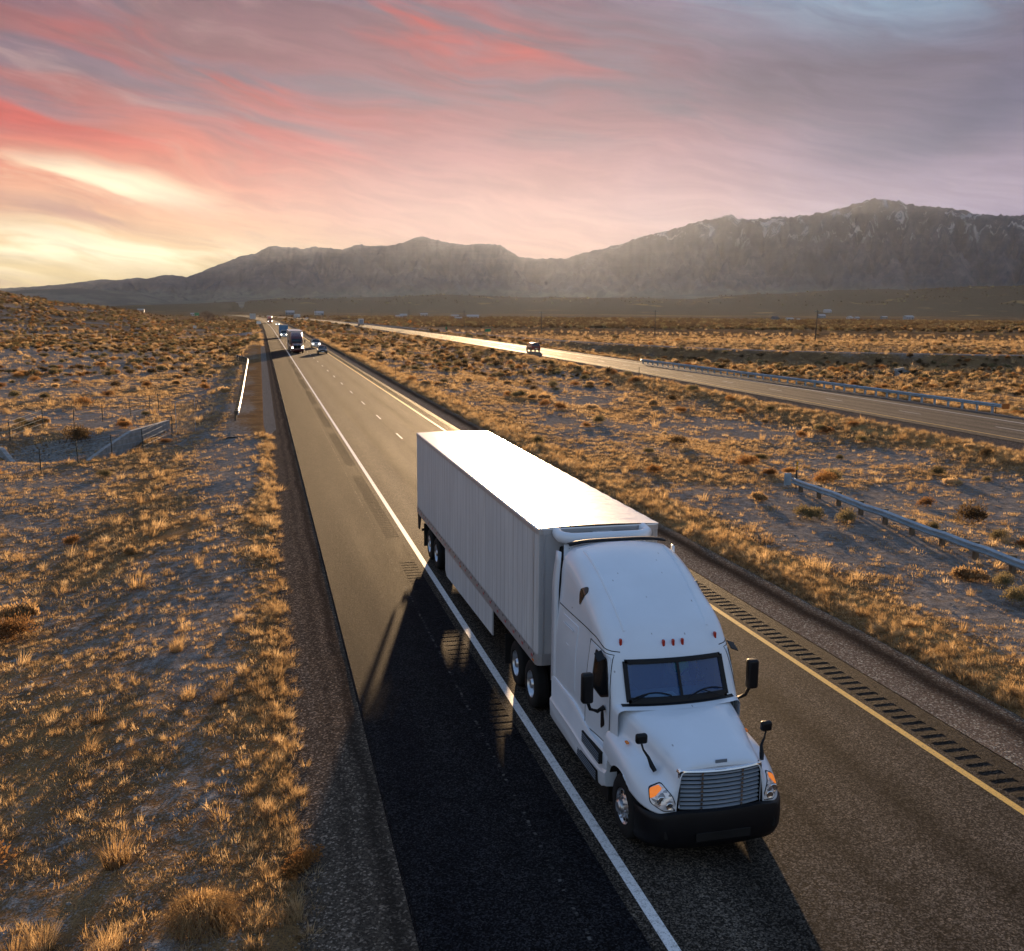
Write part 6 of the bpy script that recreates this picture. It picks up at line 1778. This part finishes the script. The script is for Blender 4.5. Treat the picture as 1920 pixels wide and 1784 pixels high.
# creeping orange bush on the gravel, and the big straw mound in the near corner
cb_ = shrub_mesh('creeper', 2600, .55, .30, .16, .045, RUST, 777, stems=30, open_=.6, up=.2)
o = bpy.data.objects.new('creeping_bush', cb_); C.objects.link(o); o.location = (-4.75, 14.6, gz(-4.9, 14.6)+.0); o.rotation_euler = (0, 0, R(35)); tag(o, 'low creeping orange bush spreading onto the left gravel verge', 'shrub')
gm2 = tuft_mesh('mound', 1500, .42, .42, .85, .010, STRAW, 778, mound=.22, droop=.9)
o = bpy.data.objects.new('grass_mound', gm2); C.objects.link(o); o.location = (-6.15, 13.4, gz(-6.15, 13.4)-.04); tag(o, 'big drooping straw grass mound near the bottom edge, left of the gravel', 'grass')
for k, (x, y, s) in enumerate([(-7.55, 15.6, 1.5), (-8.25, 13.6, 1.2), (-7.35, 13.15, 1.1), (-7.4, 25.7, 1.15), (-6.9, 22.2, 1.0), (-6.2, 21.7, .95), (-5.9, 27.5, .95)]):
    o = bpy.data.objects.new('tussock', tuft_mesh('tussock', 260, .36, .12, .45, .008, STRAW, 800+k)); C.objects.link(o); o.location = (x, y, gz(x, y)-.02); o.scale = (s, s, s)
    tag(o, ['tall spiky straw tussock in the lower left', 'spiky tussock at the lower left edge', 'spiky tussock just left of the big straw mound', 'bright straw tussock alone in the middle of the left grass', 'small bright tussock above the dark gravel corner', 'small bright tussock nearest the left gravel verge', 'upright straw tussock close to the left gravel verge'][k], 'grass')

rs6 = np.random.RandomState(66)
X, Y, rn = ring(9000, 26, 330, -14, 43, 661)
c_, d_, g_ = grass_cover(X, Y); u_ = X-mo(Y); w_ = X-oo(Y)
nn = fbm(X, Y, 14, 3, 91)
p_ = .30*np.clip(.35+1.4*nn, .02, 1)*np.where((w_ > 13), 1.3, 1)*np.where(np.abs(u_-16) < 4, np.where(Y < 45, .05, 1), 1)
p_ = p_*np.where((u_ < 0) & (Y < 58), .12, 1)*(np.hypot(X, Y)/140+.35)
Dn = X*math.sin(YAW)+Y*math.cos(YAW); p_ = p_*np.where((w_ > 22) & (Dn > 235), .12, 1)
ok = open_ground(X, Y, .9) & (rn < p_)
X, Y, w_, u_ = X[ok], Y[ok], w_[ok], u_[ok]
keep = [i for i in range(len(X)) if all((X[i]-a)**2+(Y[i]-b)**2 > 1.6 for a, b in placed)]
X, Y, w_, u_ = X[keep], Y[keep], w_[keep], u_[keep]
rr = np.hypot(X+5, Y); order = np.argsort(rr)
X, Y, w_, u_, rr = X[order], Y[order], w_[order], u_[order], rr[order]
NI = 265; RANK = {}
ONES = ['first', 'second', 'third', 'fourth', 'fifth', 'sixth', 'seventh', 'eighth', 'ninth']
TEEN = ['tenth', 'eleventh', 'twelfth', 'thirteenth', 'fourteenth', 'fifteenth', 'sixteenth', 'seventeenth', 'eighteenth', 'nineteenth']
ORD = ['nearest']+[q+' nearest' for q in ONES[1:]+TEEN+['twentieth']+['twenty-'+q for q in ONES]+['thirtieth']+['thirty-'+q for q in ONES]+['fortieth']+['forty-'+q for q in ONES]]
def region(x, y, u, w):
    d = 'nearer the camera' if y < 75 else ('in the middle distance' if y < 130 else 'farther off')
    if u < 0: return ('left of the road, beyond the wire fence' if y > 95 or x < -24 else 'in the grass left of the gravel verge'), d
    if w < 0: return ('in the median on the near road side' if u < 19 else ('in the middle of the median' if u < 30 else 'in the median beside the far road')), d
    return 'beyond the long guardrail of the far road', d
kinds = ['sage', 'rust', 'straw', 'dark']
for i in range(min(NI, len(X))):
    k = kinds[int(rs6.choice(4, p=[.34, .34, .22, .10] if w_[i] < 10 else [.25, .38, .12, .25]))]
    s = rs6.uniform(.55, 1.25)*(1.0 if rr[i] < 90 else 1.15)
    sz_ = 'small' if s < .75 else ('medium' if s < 1.0 else 'large')
    a_, d_ = region(X[i], Y[i], u_[i], w_[i])
    key = (sz_, k, a_); RANK[key] = RANK.get(key, 0)+1; a2_ = a_.replace('left of the road, beyond the wire fence', 'beyond the left wire fence')
    shrub(float(X[i]), float(Y[i]), k, s, '%s %s %s shrub %s' % (ORD[RANK[key]-1], sz_, COLN[k], a2_), int(rs6.randint(3)), group='%s shrubs %s' % (COLN[k], a_.split(',')[0]))
lo_sh = [shrub_mesh('f', 260, .65, .6, .6, .20, m_, 500+i) for i, m_ in enumerate([SAGE, RUST, DBR, SAGE, DBR, STRAW])]
lo_dk = [shrub_mesh('g', 300, .8, .8, .9, .26, m_, 520+i) for i, m_ in enumerate([DBR, DBR, DBR, SAGE])]
Xr, Yr, rn = ring(90000, 140, 700, -16, 44, 663)
c_, d_, g_ = grass_cover(Xr, Yr); wq = Xr-oo(Yr); uq = Xr-mo(Yr); nn = fbm(Xr, Yr, 26, 4, 95)
field = sstep(Xr*math.sin(YAW)+Yr*math.cos(YAW), 235, 262)*(1-sstep(Xr*math.sin(YAW)+Yr*math.cos(YAW), 490, 515))*(wq > 22)
p_ = np.clip(.32+1.3*nn, .03, 1)*(1-.97*field)*.40
ok = open_ground(Xr, Yr, 1.2) & (rn < p_)
Xa = np.concatenate([X[NI:], Xr[ok]]); Ya = np.concatenate([Y[NI:], Yr[ok]])
scatter('brush_cover', lo_sh, Xa, Ya, np.random.RandomState(8).uniform(.6, 1.35, len(Xa))*np.clip(.8+np.hypot(Xa, Ya)/900, .8, 1.5), 671, .03)
# dark willow and greasewood bands on the plain, and the darker sage slopes
Xr, Yr, rn = ring(70000, 480, 1150, -16, 44, 667)
b_, dk_, g_ = covers(Xr, Yr); az_ = np.degrees(np.arctan2(Xr+5, Yr))
ok = open_ground(Xr, Yr, 3) & (rn < np.clip((dk_-.30)*1.1*np.clip(.5+1.2*fbm(Xr, Yr, 40, 3, 98), .05, 1.2), .02, .8)) & ~((np.abs(az_+1) < 2.2) & (np.abs(Xr-mo(Yr)) < 14))
scatter('dark_brush', lo_dk, Xr[ok], Yr[ok], np.random.RandomState(9).uniform(.9, 2.2, ok.sum()), 681, .1)
# row of dark bushes by the bare tree, each its own
for k, (px_, D_, s) in enumerate([(-52, 640, 3.0), (-44, 636, 3.4), (-37, 634, 2.7), (-31, 628, 3.2), (-60, 650, 2.6), (-26, 600, 2.5), (-21.5, 545, 2.6), (-18.2, 520, 2.2)]):
    shrub(px_, D_, 'dark', s, ['wide dark bush left of the bare tree', 'dark bush just left of the bare tree trunk', 'dark bush at the foot of the bare tree', 'dark bush just right of the bare tree', 'leftmost dark bush of the row by the bare tree', 'lower dark bush right of the bare tree', 'round dark bush between the bare tree and the road', 'dark bush nearest the road, below the bare tree'][k], k, s*.62)
# juniper dots on the foothill crests
Xr, Yr, rn = ring(9000, 2450, 3400, -9, 44, 669); zz = terrain(Xr, Yr)
ok = (zz > 22) & (rn < np.clip(.10+.8*fbm(Xr, Yr, 200, 3, 99), 0, .6))
scatter('juniper_scrub', lo_dk, Xr[ok], Yr[ok], np.random.RandomState(10).uniform(2.2, 5.0, ok.sum()), 691, .4)

# bare cottonwood
def bare_tree(x, y, h):
    rs_ = np.random.RandomState(44); r = empty('bare_tree', (x, y, gz(x, y)), label='bare leafless tree standing alone left of the road bend', cat='tree')
    tb = MB(); cb2 = MB()
    def grow(p, d, L, rad, lv, mb):
        q = p+d*L; mid_ = p+d*L*.5+Vector(rs_.randn(3)*L*.05)
        mb.tube([p, mid_, q], [rad, rad*.85, rad*.65], 6 if lv < 2 else 4, cap=False)
        if lv >= 5: return
        for k in range(3 if lv < 4 else 4):
            nd = (d+Vector(rs_.randn(3)*.48)+Vector((0, 0, .10))).normalized()
            grow(q, nd, L*rs_.uniform(.62, .82), rad*.60, lv+1, cb2)
    for k in range(4): grow(Vector((0, 0, .1)), Vector((math.cos(k*1.7)*.38, math.sin(k*1.7)*.38, 1)).normalized(), h*.26, .26, 0, cb2)
    tb.tube([(0, 0, -.5), (0, 0, .35)], [.6, .5], 10); tb.build('trunk', TWIG, r, smooth=True); cb2.build('crown', simple('bare_branches', (.16, .10, .06), .9), r, fixn=False)
bare_tree(-34.6, 612, 9.5)

# stones in the culvert basin and litter of stones on the bare soil
STONE = simple('field_stone', (.24, .22, .20), .9, var=.4)
def rock_mesh(seed):
    rs_ = np.random.RandomState(seed); bm = bmesh.new(); bmesh.ops.create_icosphere(bm, subdivisions=1, radius=1)
    for v in bm.verts: v.co *= rs_.uniform(.7, 1.15); v.co.z *= .65
    me = bpy.data.meshes.new('stone'); bm.to_mesh(me); bm.free(); me.materials.append(STONE); return me
rocks = [rock_mesh(i) for i in range(5)]
rs_ = np.random.RandomState(12); a = rs_.rand(2600)*6.283; q = np.sqrt(rs_.rand(2600)); Xs = -17.8+q*3.6*np.cos(a); Ys = 71.8+q*5.2*np.sin(a)
scatter('riprap_stones', rocks, Xs, Ys, rs_.uniform(.05, .20, 2600)*1.0, 701, .0, tilt=.5)
X, Y, rn = ring(26000, 9, 75, -15, 43, 703); b_, d_, g_ = covers(X, Y); ok = open_ground(X, Y) & (rn < b_*.8)
scatter('scattered_stones', rocks, X[ok], Y[ok], np.random.RandomState(4).uniform(.008, .022, ok.sum())+np.random.RandomState(5).rand(ok.sum())**9*.07, 705, .0, tilt=.5)
